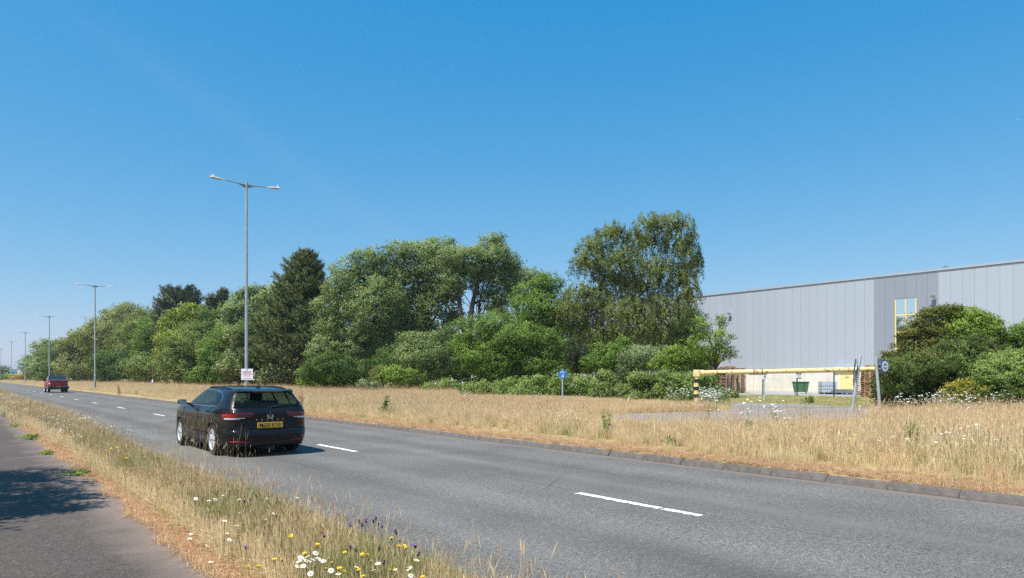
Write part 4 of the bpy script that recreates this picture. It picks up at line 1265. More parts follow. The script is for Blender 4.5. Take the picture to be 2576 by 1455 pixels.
def c3(*l): return [(408.8 + a * .2809, 597.5 + b * .2809, c, d) for a, b, c, d in l]
def c2(*l): return [(a * .2377, 691.8 + b * .2377, c, d) for a, b, c, d in l]
# --- the far left end of the belt
plant('grey_poplar_tree', 'small pale tree ending the tree belt at the far left', 'tree', 215, c2((310, 890, 10, 12), (300, 960, 14, 20), (340, 1010, 14, 18), (330, 1060, 14, 14)), L['poplar'], group=GT, leafpx=3.6)
plant('low_bush', 'low yellowish bush at the foot of the far-left poplar', 'bush', 190, c2((430, 1075, 13, 12), (470, 1085, 12, 9)), L['oak'], trunk=False, leafpx=3.6)
plant('grey_poplar_tree', 'grey-green poplar rising behind the red pickup', 'tree', 185, c2((500, 730, 14, 12), (600, 740, 14, 12), (440, 800, 20, 22), (530, 850, 20, 22), (420, 900, 16, 22), (470, 980, 20, 25), (400, 1010, 18, 22), (520, 1050, 22, 18)), L['poplar'], group=GT, leafpx=3.8)
plant('dark_tree', 'dark green tree between the grey poplar and olive willow', 'tree', 180, c2((690, 720, 12, 12), (650, 790, 16, 18), (590, 880, 16, 25), (580, 980, 18, 30), (640, 900, 20, 30)), L['dark'], group=GT, leafpx=3.8)
plant('willow_tree', 'olive green willow with a rounded crown right of the pickup', 'tree', 165, c2((780, 690, 22, 22), (750, 780, 28, 30), (800, 880, 35, 35), (700, 950, 25, 30), (930, 780, 30, 35), (950, 900, 35, 35), (800, 1030, 40, 25), (950, 1040, 30, 25), (860, 700, 22, 24)), L['willow'], group=GT, leafpx=4.0)
plant('willow_tree', 'large pale willow rising behind the second street lamp', 'tree', 158, c2((1260, 410, 35, 18), (1400, 400, 40, 20), (1180, 500, 45, 25), (1350, 480, 50, 30), (1100, 560, 35, 25), (1250, 600, 50, 35), (950, 600, 25, 20), (920, 650, 30, 25), (1050, 680, 40, 35), (1180, 720, 40, 35)), L['willow'], group=GT, leafpx=4.0)
plant('grey_tree', 'dull grey-green tree between the large willow and the pine', 'tree', 150, c2((1580, 450, 30, 25), (1450, 620, 40, 30), (1500, 520, 35, 25), (1350, 700, 45, 35), (1400, 820, 40, 35), (1320, 620, 30, 25)), L['sallow'], group=GT, leafpx=4.0)
plant('maple_tree', 'bright green tree tucked left of the dark pine', 'tree', 142, c2((1650, 500, 20, 18), (1550, 640, 25, 35), (1500, 760, 25, 35), (1700, 600, 30, 30), (1560, 840, 30, 35), (1620, 720, 30, 35)), L['alder'], group=GT, leafpx=4.0)
plant('dark_bush', 'dark rounded bush at the base of the large pale willow', 'bush', 142, c2((1120, 920, 30, 35), (1200, 1000, 40, 30), (1100, 1050, 25, 22), (1350, 1020, 40, 30), (1250, 900, 40, 30)), L['dark'], trunk=False, leafpx=4.0)
plant('low_bush', 'light green bush beside the brown wooden post', 'bush', 128, c2((1480, 1000, 35, 30), (1600, 1030, 30, 25), (1540, 930, 28, 26), (1690, 1000, 25, 35)), L['sallow'], trunk=False, leafpx=4.0)
# --- left middle
pine('dark wide pine with a ragged top above the bright oak', 140, 455, 731, 960, 62, L['darkpine'], 'dark pines in the belt', whorls=15, bare=.35, round_top=True, dens=1.2)
pine('narrow dark pine with twin tops left of the first lamp', 124, 560, 730, 960, 52, L['darkpine'], 'dark pines in the belt', whorls=16, bare=.2, dens=1.5)
pine('short dark pine leaning against the narrow twin-topped one', 122, 532, 744, 960, 46, L['darkpine'], 'dark pines in the belt', whorls=14, bare=.2, dens=1.5)
plant('oak_tree', 'bright yellow-green oak in front of the dark pine', 'tree', 118, c3((270, 650, 30, 18), (180, 720, 35, 25), (310, 720, 25, 25), (100, 800, 35, 30), (230, 790, 45, 35), (60, 900, 30, 35), (180, 900, 45, 35), (80, 1000, 35, 35)), L['oak'], group=GT)
plant('willow_tree', 'drooping dull green willow low in front of the oak', 'tree', 108, c3((280, 850, 40, 30), (260, 960, 50, 35), (150, 1080, 50, 35), (270, 1090, 45, 40), (120, 1200, 45, 30), (250, 1210, 45, 30), (380, 1000, 30, 35)), L['sallow'], style='leaf', group=GT)
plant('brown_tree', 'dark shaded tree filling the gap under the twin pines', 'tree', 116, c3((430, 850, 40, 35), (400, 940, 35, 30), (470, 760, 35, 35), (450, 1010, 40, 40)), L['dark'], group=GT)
plant('whitebeam_tree', 'silvery green broad tree directly behind the first lamp column', 'tree', 102, c3((700, 510, 20, 14), (800, 480, 18, 18), (650, 640, 35, 25), (760, 600, 40, 25), (900, 570, 40, 25), (1000, 500, 25, 25), (900, 700, 55, 35), (700, 760, 45, 35), (870, 820, 50, 35), (620, 850, 35, 30), (1000, 640, 30, 35)), L['poplar'], group=GT)
pine('small pine top peeping over the silvery tree by the lamp', 112, 661, 722, 960, 30, L['pine'], 'dark pines in the belt', whorls=12, bare=.4)
plant('green_bush', 'mid green leafy bush left of the white blossomed hawthorn', 'bush', 92, c3((560, 900, 40, 30), (500, 1000, 45, 35), (440, 1080, 35, 30), (570, 1000, 30, 30), (480, 1180, 45, 35), (420, 1260, 35, 15), (580, 1180, 40, 35), (350, 1230, 30, 18)), L['alder'], trunk=False)
plant('hawthorn_tree', 'hawthorn covered in cream blossom behind the lamp column', 'tree', 90, c3((680, 900, 30, 25), (650, 1000, 35, 30), (700, 1080, 35, 30), (620, 1160, 35, 30), (740, 960, 30, 30)), L['haw'], style='flower', group=GT)
plant('dark_tree', 'dark green tree right of the first lamp column', 'tree', 91, c3((850, 900, 40, 35), (830, 1050, 35, 35), (900, 1180, 40, 35), (900, 1020, 35, 35), (800, 1200, 30, 30)), L['dark'], group=GT)
plant('elder_bush', 'elder bush with scattered white blossom under the big pine', 'bush', 86, c3((1070, 1200, 45, 25), (960, 1260, 35, 18), (1170, 1230, 40, 25)), L['haw'], style='flower', trunk=False)
pine('big olive pine with a tall pointed crown beside the poplars', 88, 771, 631, 965, 132, L['pine'], 'big pine', whorls=26, bare=.13, skew=.10, dens=1.75)
plant('yellow_bush', 'bright yellow-green bush at the foot of the big pine', 'bush', 72, c3((1400, 1230, 45, 26), (1500, 1290, 50, 20), (1320, 1300, 30, 18)), L['bright'], trunk=False)
# --- the poplar group
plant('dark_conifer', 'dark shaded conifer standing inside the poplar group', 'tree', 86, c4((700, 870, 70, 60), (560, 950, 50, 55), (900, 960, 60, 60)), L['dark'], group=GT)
plant('poplar_tree', 'silvery poplar sweeping down to the left next to the big pine', 'tree', 78, c4((430, 320, 45, 24), (300, 430, 60, 35), (480, 480, 80, 45), (250, 650, 70, 50), (420, 700, 75, 50), (150, 830, 50, 45), (300, 900, 70, 45), (120, 1000, 45, 45), (330, 1050, 60, 40), (330, 540, 50, 40), (200, 560, 40, 35), (520, 600, 50, 45), (560, 760, 50, 50), (440, 880, 60, 45)), L['poplar'], group='silvery poplars', base=930)
plant('poplar_tree', 'tallest middle poplar of the silvery group', 'tree', 80, c4((870, 290, 70, 32), (690, 310, 50, 30), (760, 430, 80, 40), (620, 500, 60, 40), (930, 400, 70, 40), (650, 640, 70, 50), (800, 620, 60, 45), (960, 620, 45, 45), (640, 820, 50, 40), (700, 720, 50, 45), (850, 520, 60, 40), (930, 520, 45, 40), (760, 830, 45, 35), (1030, 760, 30, 25)), L['poplar'], group='silvery poplars', base=1088, limbs=1.2)
def spine_c(B, k):
    def pt(x, y): 
        p = A(x, y, 76); return Vector((p.x - B.x, 76 - B.y, p.z - GZ))
    T = [([pt(1175, 960), pt(1180, 880), pt(1183, 800), pt(1190, 758), pt(1200, 722), pt(1206, 700)], [.42, .38, .32, .26, .22, .16]),
         ([pt(1175, 880), pt(1162, 800), pt(1155, 760), pt(1152, 715), pt(1150, 680)], [.3, .26, .22, .16, .10]),
         ([pt(1190, 765), pt(1210, 757), pt(1232, 760)], [.16, .12, .05]), ([pt(1196, 742), pt(1225, 735), pt(1242, 742)], [.14, .1, .05]),
         ([pt(1204, 710), pt(1225, 700), pt(1250, 706)], [.14, .1, .05]), ([pt(1152, 716), pt(1166, 706), pt(1172, 690)], [.1, .08, .04]),
         ([pt(1200, 722), pt(1190, 690), pt(1185, 660)], [.13, .1, .05]), ([pt(1206, 700), pt(1222, 665), pt(1236, 630)], [.14, .1, .04])]
    return T
plant('poplar_tree', 'open poplar with bare dark limbs against the sky, right of the group', 'tree', 76, c4((1310, 230, 32, 30), (1230, 330, 62, 32), (1380, 330, 40, 32), (1150, 400, 55, 36), (1330, 430, 58, 40), (1060, 330, 45, 32), (1290, 590, 34, 20), (1430, 450, 30, 35), (1440, 560, 22, 26), (1050, 450, 45, 40), (1240, 450, 50, 32), (1030, 540, 30, 30), (1380, 500, 34, 30), (1340, 640, 26, 18)), L['poplar'], group='silvery poplars', base=1175, limbs=.55, spines=spine_c, trunk_r=.2)
plant('poplar_tree', 'young leafy poplar low in front of the silvery group', 'tree', 68, c4((820, 960, 65, 30), (760, 1050, 60, 35), (880, 1060, 50, 35), (860, 1140, 50, 30)), L['poplar'], group='silvery poplars')
plant('poplar_tree', 'pale thin poplar showing between the open poplar and the alder', 'tree', 90, c4((1570, 470, 35, 25), (1490, 480, 25, 30), (1340, 690, 25, 30), (1640, 560, 35, 40), (1480, 580, 20, 35)), L['grey'], group='silvery poplars')
plant('alder_tree', 'fresh green alder between the poplars and the birch', 'tree', 72, c4((1700, 520, 35, 30), (1600, 620, 50, 40), (1700, 700, 55, 45), (1560, 750, 50, 45), (1720, 850, 50, 50), (1600, 880, 50, 45), (1800, 760, 40, 40)), L['alder'], group=GT)
plant('sallow_bush', 'broad green sallow bush in front of the alder', 'bush', 62, c4((1250, 870, 60, 40), (1380, 870, 60, 50), (1500, 950, 60, 50), (1650, 980, 60, 50), (1150, 990, 50, 40), (1250, 1060, 70, 45), (1450, 1100, 70, 45), (1620, 1100, 60, 45), (1300, 1180, 60, 30), (1750, 1050, 50, 45), (1720, 1180, 50, 30)), L['alder'], trunk=False)
plant('dark_bush', 'dark green bush under the left poplar', 'bush', 68, c4((150, 1150, 60, 40), (350, 1180, 60, 35), (60, 1180, 40, 30)), L['dark'], trunk=False)
plant('brown_bush', 'small browned bush under the left poplar', 'bush', 64, c4((480, 1190, 22, 25), (510, 1150, 20, 16)), L['brownbush'], trunk=False)
plant('yellow_bush', 'yellow-green shrub below the young leafy poplar', 'bush', 62, c4((620, 1200, 50, 25), (720, 1210, 35, 22)), L['bright'], trunk=False)
plant('grey_bush', 'little pale grey bush at the grass edge under the poplars', 'bush', 60, c4((430, 1260, 20, 13), (390, 1250, 14, 11)), L['grey'], trunk=False)
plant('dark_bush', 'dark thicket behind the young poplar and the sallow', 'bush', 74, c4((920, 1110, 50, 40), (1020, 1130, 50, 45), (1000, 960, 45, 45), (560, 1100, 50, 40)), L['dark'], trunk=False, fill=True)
# --- birch and what stands under it
plant('birch_tree', 'tall weeping birch with drooping bronze-green curtains', 'tree', 70, c5((600, 230, 45, 30), (480, 330, 45, 40), (420, 440, 45, 30), (880, 170, 50, 30), (1040, 180, 45, 35), (820, 280, 60, 40), (1080, 330, 45, 45), (1170, 430, 16, 30), (650, 420, 60, 45), (900, 480, 70, 40), (600, 540, 55, 40), (1080, 540, 36, 45), (800, 600, 80, 45), (420, 640, 55, 35), (340, 740, 45, 35), (500, 720, 60, 45), (1120, 650, 28, 36), (700, 780, 80, 50), (950, 780, 70, 50), (400, 860, 45, 40), (600, 910, 60, 40), (850, 880, 70, 45), (480, 960, 45, 35)), L['birch'], style='weep', group=GT, base=1620, bark='birch_bark', limbs=.7, leafpx=3.4, cover=1.05, twigs=4)
plant('dark_tree', 'dark round tree behind the birch, against the warehouse corner', 'tree', 76, c5((1090, 880, 45, 45), (1150, 820, 25, 25), (1000, 940, 40, 40), (900, 980, 50, 40), (700, 1000, 60, 40), (1060, 980, 45, 40)), L['dark'], group=GT)
plant('young_ash_tree', 'slender light green sapling in front of the warehouse wall', 'tree', 50, c5((1215, 870, 24, 26), (1345, 850, 11, 22), (1352, 950, 20, 20), (1390, 1030, 20, 16), (1275, 980, 32, 26), (1195, 1010, 32, 26), (1330, 1040, 26, 20)), L['bright'], group=GT, cover=.5, fill=False, twigs=5)
plant('green_bush', 'bright green shrub under the left side of the birch', 'bush', 58, c5((560, 1080, 45, 35), (660, 1030, 40, 30), (500, 1130, 35, 30)), L['alder'], trunk=False)
plant('grey_bush', 'grey-green willow scrub under the birch', 'bush', 57, c5((780, 1090, 50, 35), (900, 1080, 45, 30), (700, 1130, 40, 30)), L['grey'], trunk=False)
plant('green_bush', 'fresh green scrub between the birch and the sapling', 'bush', 55, c5((1050, 1080, 50, 40), (1130, 1120, 45, 35), (980, 1120, 40, 30), (1210, 1100, 40, 30)), L['bright'], trunk=False)
plant('yew_bush', 'dark brownish yew half hidden left of the birch shrubs', 'bush', 60, c5((390, 1090, 25, 35), (350, 1040, 22, 28)), L['darkpine'], style='spine', trunk=False)
GBR = 'bramble mounds along the verge'
rb = random.Random(12)
for lab, Z, x0, x1, top, bot in [
    ('low bramble mound below the yellow-green shrub', 60, 1075, 1190, 966, 990), ('low bramble mound under the broad sallow, left of the blue sign', 58, 1190, 1295, 960, 994), ('low bramble mound left of the blue path sign', 56, 1290, 1410, 952, 996),
    ('bramble mound right of the blue path sign', 54, 1420, 1500, 950, 1000), ('pale flowering bramble mound left of the marker post', 49, 1490, 1580, 936, 1004),
    ('tall bramble mound right of the marker post', 46, 1585, 1670, 938, 1022), ('bramble mound behind the left striped barrier post', 44, 1665, 1755, 928, 1022),
    ('bramble mound at the foot of the sapling, before the pallets', 44, 1750, 1802, 940, 1016)]:
    l = []
    for q in range(int((x1 - x0) / 6.5) + 4):
        rx_ = rb.uniform(9, 30); ry_ = rx_ * rb.uniform(.5, .9); y_ = bot - ry_ * .2 - (bot - top - ry_ * .8) * rb.random() ** 1.4
        l.append((rb.uniform(x0, x1), y_, rx_, ry_))
    plant('bramble_bush', lab, 'bush', Z, l, L['bramble'], style='flower' if 'pale' in lab or 'tall' in lab else 'leaf', trunk=False, group=GBR, leafpx=4.8)
# --- right-hand thicket (c7: crop origin 3350, 1000, scale 1.94)
def c7(*l): return [(2106.9 + a * .3242, 628.9 + b * .3242, c, d) for a, b, c, d in l]
plant('hawthorn_tree', 'browned hawthorn in front of the tall yellow-framed window', 'tree', 34, c7((620, 590, 38, 30), (560, 640, 24, 22), (700, 640, 50, 35), (560, 780, 45, 26), (640, 760, 50, 30), (740, 800, 50, 35), (720, 500, 26, 14), (860, 470, 40, 14), (440, 850, 26, 14), (380, 805, 14, 6)), L['brownbush'], group='hedge by the warehouse', leafpx=4.8, cover=.85, twigs=6)
plant('elm_tree', 'bright green leafy tree at the top of the right-hand thicket', 'tree', 34.5, c7((900, 540, 55, 30), (1010, 540, 55, 32), (850, 620, 45, 35), (960, 640, 60, 40), (1080, 590, 50, 35), (1150, 640, 45, 38), (1200, 690, 24, 24), (1080, 690, 50, 35)), L['bright'], group='hedge by the warehouse', leafpx=5.0, twigs=6)
plant('gorse_bush', 'large dark gorse bush beside the round cyclists sign', 'bush', 31.5, c7((430, 930, 35, 26), (500, 1000, 55, 45), (420, 1060, 40, 40), (620, 940, 55, 40), (640, 1060, 65, 45), (760, 930, 60, 40), (780, 1060, 60, 45), (520, 1130, 60, 35), (700, 1150, 65, 35), (400, 1140, 36, 26)), L['gorse'], style='spine', trunk=False, leafpx=4.8, dens=1.15)
plant('gorse_bush', 'browner gorse bush behind the broom in the right-hand thicket', 'bush', 32.5, c7((1050, 790, 60, 35), (1130, 840, 60, 40), (980, 880, 60, 45), (1080, 920, 60, 40), (880, 860, 45, 40)), L['gorse'], style='spine', trunk=False, leafpx=4.8, dens=1.15)
plant('broom_bush', 'yellow flowering broom at the foot of the gorse', 'bush', 30, c7((960, 1070, 32, 20), (890, 1110, 30, 24), (1040, 1120, 40, 24), (960, 1150, 45, 22), (860, 1160, 28, 20)), L['broom'], style='flower', trunk=False, leafpx=4.2)
plant('bramble_bush', 'leafy bramble thicket at the right edge below the warehouse', 'bush', 31, c7((1180, 960, 60, 40), (1300, 900, 60, 40), (1270, 1000, 60, 45), (1380, 940, 50, 45), (1400, 1040, 50, 45), (1150, 1050, 55, 40), (1290, 1090, 60, 40), (1440, 1120, 45, 36), (920, 900, 30, 26), (1480, 1000, 50, 60)), L['bramble'], trunk=False, group=GBR, leafpx=5.2)
plant('grey_willow', 'grey-green willow cut by the right edge of the picture', 'tree', 34, c7((1400, 680, 36, 28), (1440, 620, 24, 20), (1350, 720, 30, 20), (1430, 760, 45, 34), (1380, 810, 45, 28), (1500, 700, 40, 50)), L['alder'], group='hedge by the warehouse', leafpx=5.0)
# --- far left backdrop
plant('dark_tree', 'dark tree at the left edge beside the teal office', 'tree', 330, [(3, 935, 12, 14), (12, 938, 12, 16), (6, 945, 16, 12)], L['dark'], leafpx=3.2)
plant('russet_tree', 'orange-brown tree cut by the left picture edge', 'tree', 320, [(-2, 930, 5, 10), (-3, 942, 6, 12)], L['brownbush'], leafpx=3.2)
plant('round_bush', 'round green bush in front of the teal office', 'bush', 300, [(24, 947, 9, 7), (32, 948, 8, 6), (18, 949, 6, 6)], L['oak'], trunk=False, leafpx=3.2)
plant('gorse_bank', 'yellow-orange gorse bank below the white shed', 'bush', 290, [(38, 951, 10, 5), (50, 949, 10, 7), (58, 946, 8, 8), (64, 948, 6, 9)], L['straw'], trunk=False, leafpx=3.2)
plant('far_wood', 'low far-off wood along the skyline', 'woodland', 900, [(x, 943 + (x % 7) * .5, 14, 9) for x in range(-30, 60, 12)], L['dark'], trunk=False, leafpx=3.0)
# tree by the footpath, just outside the picture on the left: it casts the shade on the path
def near_tree():
    r = np.random.default_rng(55)
    lob = [(0, 0, 3.7, 1.7, 1.5, 1.1), (1.3, -1.6, 3.5, 1.0, 1.0, .7), (1.5, -2.7, 3.6, .9, 1.0, .7), (-.5, 1.4, 3.7, 1.2, 1.2, .9), (2.2, -1.0, 3.4, .55, .6, .4), (1.5, -.4, 3.5, .8, .8, .6), (-.9, -.6, 4.4, 1.4, 1.3, 1.0)]
    o = empty('path_tree', (-9.2, 8.0, .06), 0, 'leafy tree overhanging the footpath at the left, shading it', 'tree')
    v, t, C, nv = foliage(lob, 22, r, 'leaf', 6.0, .75)
    link('crown', np_mesh('crown', v, np.arange(len(v)).reshape(-1, 4), [L['alder']], {'tint': t, 'nrm': nv}), o)
    lines = [(wobble((-1.2, -.4, -.2), (-.6, -.2, 4.2), 5, .02, r), [.2, .18, .16, .13, .1, .07])]
    for l in lob: lines.append((wobble((-.9, -.3, 2.3), l[:3], 4, .05, r), [.08, .07, .05, .03, .02]))
    tubes_mesh('trunk', lines, M['bark'], o)
near_tree()
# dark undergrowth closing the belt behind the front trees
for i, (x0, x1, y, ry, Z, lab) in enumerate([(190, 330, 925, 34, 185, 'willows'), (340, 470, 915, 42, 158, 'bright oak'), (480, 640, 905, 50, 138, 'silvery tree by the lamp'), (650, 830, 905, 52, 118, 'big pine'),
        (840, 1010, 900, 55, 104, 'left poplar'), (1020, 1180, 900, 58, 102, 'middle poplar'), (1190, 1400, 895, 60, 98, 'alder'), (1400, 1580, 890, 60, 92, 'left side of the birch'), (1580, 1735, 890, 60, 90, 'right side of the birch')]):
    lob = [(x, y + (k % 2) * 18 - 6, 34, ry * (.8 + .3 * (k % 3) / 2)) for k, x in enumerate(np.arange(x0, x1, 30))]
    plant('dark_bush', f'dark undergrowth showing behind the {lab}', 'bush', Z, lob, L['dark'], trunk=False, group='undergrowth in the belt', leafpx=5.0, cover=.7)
# trees on the near bank, left of the picture: seen only as reflections in the car and the warehouse window
def children_first(name): return [o for o in bpy.data.objects if o.parent is None and o.name.startswith(name)][0]
srcs = [children_first(q) for q in ('dark_tree', 'alder_tree', 'oak_tree', 'whitebeam_tree')]
NB = ['nearest', 'second', 'third', 'fourth', 'fifth', 'sixth', 'seventh', 'eighth', 'ninth', 'tenth', 'eleventh', 'farthest']
for i, t_ in enumerate([4, 13, 24, 33, 42, 47, 52, 57, 62, 67, 74, 84]):
    c = copy_tree(srcs[i % 4], P(-17 - (i % 3), t_, .05), rz=i * 1.3)
    s_ = (15.5 - 1.0 * (i % 3)) / max(v_[2] for v_ in srcs[i % 4].children[0].bound_box); c.scale = (s_, s_, s_)
    tag(c, f'leafy tree on the near bank beyond the left picture edge, {NB[i]} along the road', 'tree', 'trees on the near bank')
print('leaves', N_LEAF[0])
# ------------------------------------------------------------------ grasses and flowers
def in_poly(x, y, poly):
    inside = np.zeros(len(x), bool)
    n = len(poly)
    for i in range(n):
        x1, y1 = poly[i]; x2, y2 = poly[(i + 1) % n]
        c = ((y1 > y) != (y2 > y)) & (x < (x2 - x1) * (y - y1) / (y2 - y1 + 1e-12) + x1)
        inside ^= c
    return inside
def clump(name, n, radius, h0, h1, w, tint, spread_t=.1, bend=.35, seeds=0.0, seed=0, seed_tint=.93, lean=0.0):
    """n blades: tapering bent strips, some with seed heads"""
    r = np.random.default_rng(seed)
    V, F, T = [], [], []
    def quad(a, b, c, d, t):
        o = len(V); V.extend([a, b, c, d]); F.append((o, o + 1, o + 2, o + 3)); T.extend([t] * 4)
    for i in range(n):
        ang = r.uniform(0, 6.283); rad = radius * math.sqrt(r.random())
        p = np.array([rad * math.cos(ang), rad * math.sin(ang), -.02])
        h = r.uniform(h0, h1); a2 = r.uniform(0, 6.283)
        d = np.array([math.cos(a2), math.sin(a2), 0]); b = abs(r.normal(0, bend)) + lean
        sd = np.array([-d[1], d[0], 0]) if r.random() < .5 else np.array([math.cos(a2 + 1), math.sin(a2 + 1), 0])
        t = float(np.clip(r.normal(tint, spread_t), 0, 1))
        head = r.random() < seeds
        ww = w * r.uniform(.6, 1.2) * (.45 if head else 1)
        p1 = p + np.array([0, 0, h * .5]) + d * b * h * .22
        p2 = p + np.array([0, 0, h * (1 - .35 * b)]) + d * b * h * .9
        quad(p - sd * ww * .5, p + sd * ww * .5, p1 + sd * ww * .42, p1 - sd * ww * .42, t)
        quad(p1 - sd * ww * .42, p1 + sd * ww * .42, p2 + sd * ww * .12, p2 - sd * ww * .12, min(1, t + .06))
        if head:
            dd = (p2 - p1); dd /= np.linalg.norm(dd); L_ = r.uniform(.06, .12) * (h / .6) * max(1, w / .006) ** .4
            hw = max(w * .5, .0031) * r.uniform(.7, 1.3); st_ = float(np.clip(r.normal(seed_tint, .06), 0, 1))
            for s in (sd, np.cross(sd, dd)):
                m = p2 + dd * L_ * .45
                quad(p2 - dd * .01, m + s * hw, p2 + dd * L_, m - s * hw, st_)
    me = np_mesh(name, np.array(V), np.array(F), [M['grass']], {'tint': np.array(T)})
    return bpy.data.objects.new(name, me)
def scatter(name, label, pts, rot, scl, idx, sources, kind='stuff'):
    """one object: its vertices carry instances of the source clumps through geometry nodes"""
    me = bpy.data.meshes.new(name)
    n = len(pts)
    me.vertices.add(n); me.vertices.foreach_set('co', np.ascontiguousarray(pts, np.float32).ravel())
    for a, val in (('rot', rot), ('scl', scl)):
        at = me.attributes.new(a, 'FLOAT', 'POINT'); at.data.foreach_set('value', np.ascontiguousarray(val, np.float32))
    at = me.attributes.new('idx', 'INT', 'POINT'); at.data.foreach_set('value', np.ascontiguousarray(idx, np.int32))
    o = link(name, me); tag(o, label, kind=kind)
    col = bpy.data.collections.new(name + '_clumps')
    for i, s in enumerate(sources):
        s.name = f'{name}_clump_{i:02d}'
        col.objects.link(s)
    ng = bpy.data.node_groups.new(name, 'GeometryNodeTree')
    ng.interface.new_socket('Geometry', in_out='INPUT', socket_type='NodeSocketGeometry')
    ng.interface.new_socket('Geometry', in_out='OUTPUT', socket_type='NodeSocketGeometry')
    N = ng.nodes.new; K = ng.links.new
    gi, go = N('NodeGroupInput'), N('NodeGroupOutput')
    iop = N('GeometryNodeInstanceOnPoints'); ci = N('GeometryNodeCollectionInfo')
    ci.inputs['Collection'].default_value = col
    ci.inputs['Separate Children'].default_value = True; ci.inputs['Reset Children'].default_value = True
    iop.inputs['Pick Instance'].default_value = True
    def attr(nm, ty):
        a = N('GeometryNodeInputNamedAttribute'); a.data_type = ty; a.inputs['Name'].default_value = nm
        return a.outputs[0]
    cx = N('ShaderNodeCombineXYZ'); K(attr('rot', 'FLOAT'), cx.inputs[2])
    K(gi.outputs[0], iop.inputs['Points']); K(ci.outputs[0], iop.inputs['Instance'])
    K(attr('idx', 'INT'), iop.inputs['Instance Index']); K(cx.outputs[0], iop.inputs['Rotation']); K(attr('scl', 'FLOAT'), iop.inputs['Scale'])
    K(iop.outputs[0], go.inputs[0])
    md = o.modifiers.new('scatter', 'NODES'); md.node_group = ng
    return o
def field_pts(s0, s1, t0, t1, n, r):
    s = r.uniform(s0, s1, n); t = r.uniform(t0, t1, n)
    return s, t, s * NX + t * DX, s * NY + t * DY
def in_view(x, y, margin=1.5):
    return (y > 1.5) & (np.abs(x) < .745 * y + margin)
def smooth_noise(x, y, sc, seed):
    r = np.random.default_rng(seed); v = np.zeros_like(x)
    for k in range(5):
        a = r.uniform(0, 6.28); f = sc * r.uniform(.6, 2.2); v += np.sin(x * math.cos(a) * f + y * math.sin(a) * f + r.uniform(0, 6.28))
    return v / 5
# ---- near verge
r = np.random.default_rng(21)
NEAR = []
NEAR += [clump('c', 46, .10, .10, .27, .0045, .60, .12, .6, 0.06, s) for s in range(3)]          # 0-2 straw
NEAR += [clump('c', 40, .10, .14, .34, .0050, .18, .12, .45, 0, s) for s in range(10, 13)]         # 3-5 green
NEAR += [clump('c', 42, .10, .12, .30, .0045, .52, .17, .5, .10, s) for s in range(20, 23)]        # 6-8 mixed
NEAR += [clump('c', 50, .11, .03, .10, .0040, .80, .08, 1.2, 0, s) for s in range(30, 33)]         # 9-11 flat russet mat
NEAR += [clump('c', 6, .12, .26, .46, .0036, .62, .10, .25, .7, s, .78) for s in range(40, 44)]   # 12-15 seed stems
s, t, x, y = field_pts(1.55, 3.16, 1.0, 30, 30000, r)
nz = smooth_noise(x, y, 1.3, 1); nz2 = smooth_noise(x, y, .5, 2)
kk = in_view(x, y)
edge_l = 1.62 + .16 * smooth_noise(x, y, 2.2, 4)
kk &= (s > edge_l) & (s < 3.02 + .06 * nz)
D_ = np.hypot(x, y)
kk &= r.random(len(x)) < np.clip(9.0 / D_, .25, 1)
def near_idx(s, nz, nz2, r, n):
    u = r.random(n)
    d_l = s - 1.62; d_r = 3.12 - s
    idx = np.where(u < .30 + .12 * nz2, r.integers(6, 9, n), r.integers(0, 3, n))
    idx = np.where((u > .88 - .30 * (nz > .2)) & (d_l > .35) & (d_r > .25), r.integers(3, 6, n), idx)
    idx = np.where((d_l < .22) | (d_r < .14), r.integers(9, 12, n), idx)
    idx = np.where((d_l >= .15) & (d_l < .42) & (u < .6), np.where(u < .3, r.integers(9, 12, n), r.integers(0, 3, n)), idx)
    idx = np.where((r.random(n) < np.where(d_r < .35, .05, .12)) & (d_l > .3), r.integers(12, 16, n), idx)
    return idx
s, t, x, y, nz, nz2 = [q[kk] for q in (s, t, x, y, nz, nz2)]
n = len(x); idx = near_idx(s, nz, nz2, r, n)
scl = 1.14 * r.uniform(.8, 1.3, n) * (1 + .25 * nz2) * np.clip(np.hypot(x, y) / 16, 1, 1.2) * np.clip((3.12 - s) / .6, .32, 1)
scatter('near_verge_grass', 'uncut straw and green grass on the near verge', np.stack([x, y, np.full(n, .07)], 1), r.uniform(0, 6.28, n), scl, idx, NEAR)
FARN = []
FARN += [clump('c', 40, .24, .16, .34, .013, .52, .12, .5, .1, s) for s in range(50, 53)]
FARN += [clump('c', 34, .24, .16, .38, .014, .18, .12, .5, 0, s) for s in range(53, 55)]
FARN += [clump('c', 38, .24, .16, .34, .013, .62, .10, .5, .1, s) for s in range(55, 58)]
FARN += [clump('c', 9, .24, .35, .58, .010, .62, .10, .25, .8, s, .82) for s in range(58, 60)]
s, t, x, y = field_pts(1.6, 3.16, 26, 190, 9000, r)
kk = in_view(x, y, 3) & (r.random(len(x)) < np.clip(34 / np.hypot(x, y), .3, 1)); x, y = x[kk], y[kk]; n = len(x)
u = r.random(n); nz = smooth_noise(x, y, .4, 9)
idx = np.where(u < .2 + .1 * nz, r.integers(3, 5, n), np.where(u < .55, r.integers(0, 3, n), r.integers(5, 8, n))); idx = np.where(r.random(n) < .12, r.integers(8, 10, n), idx)
scatter('receding_verge_grass', 'dry grass of the near verge running into the distance', np.stack([x, y, np.full(n, .07)], 1), r.uniform(0, 6.28, n), r.uniform(.8, 1.25, n) * np.clip(np.hypot(x, y) / 55, 1, 1.5), idx, FARN)
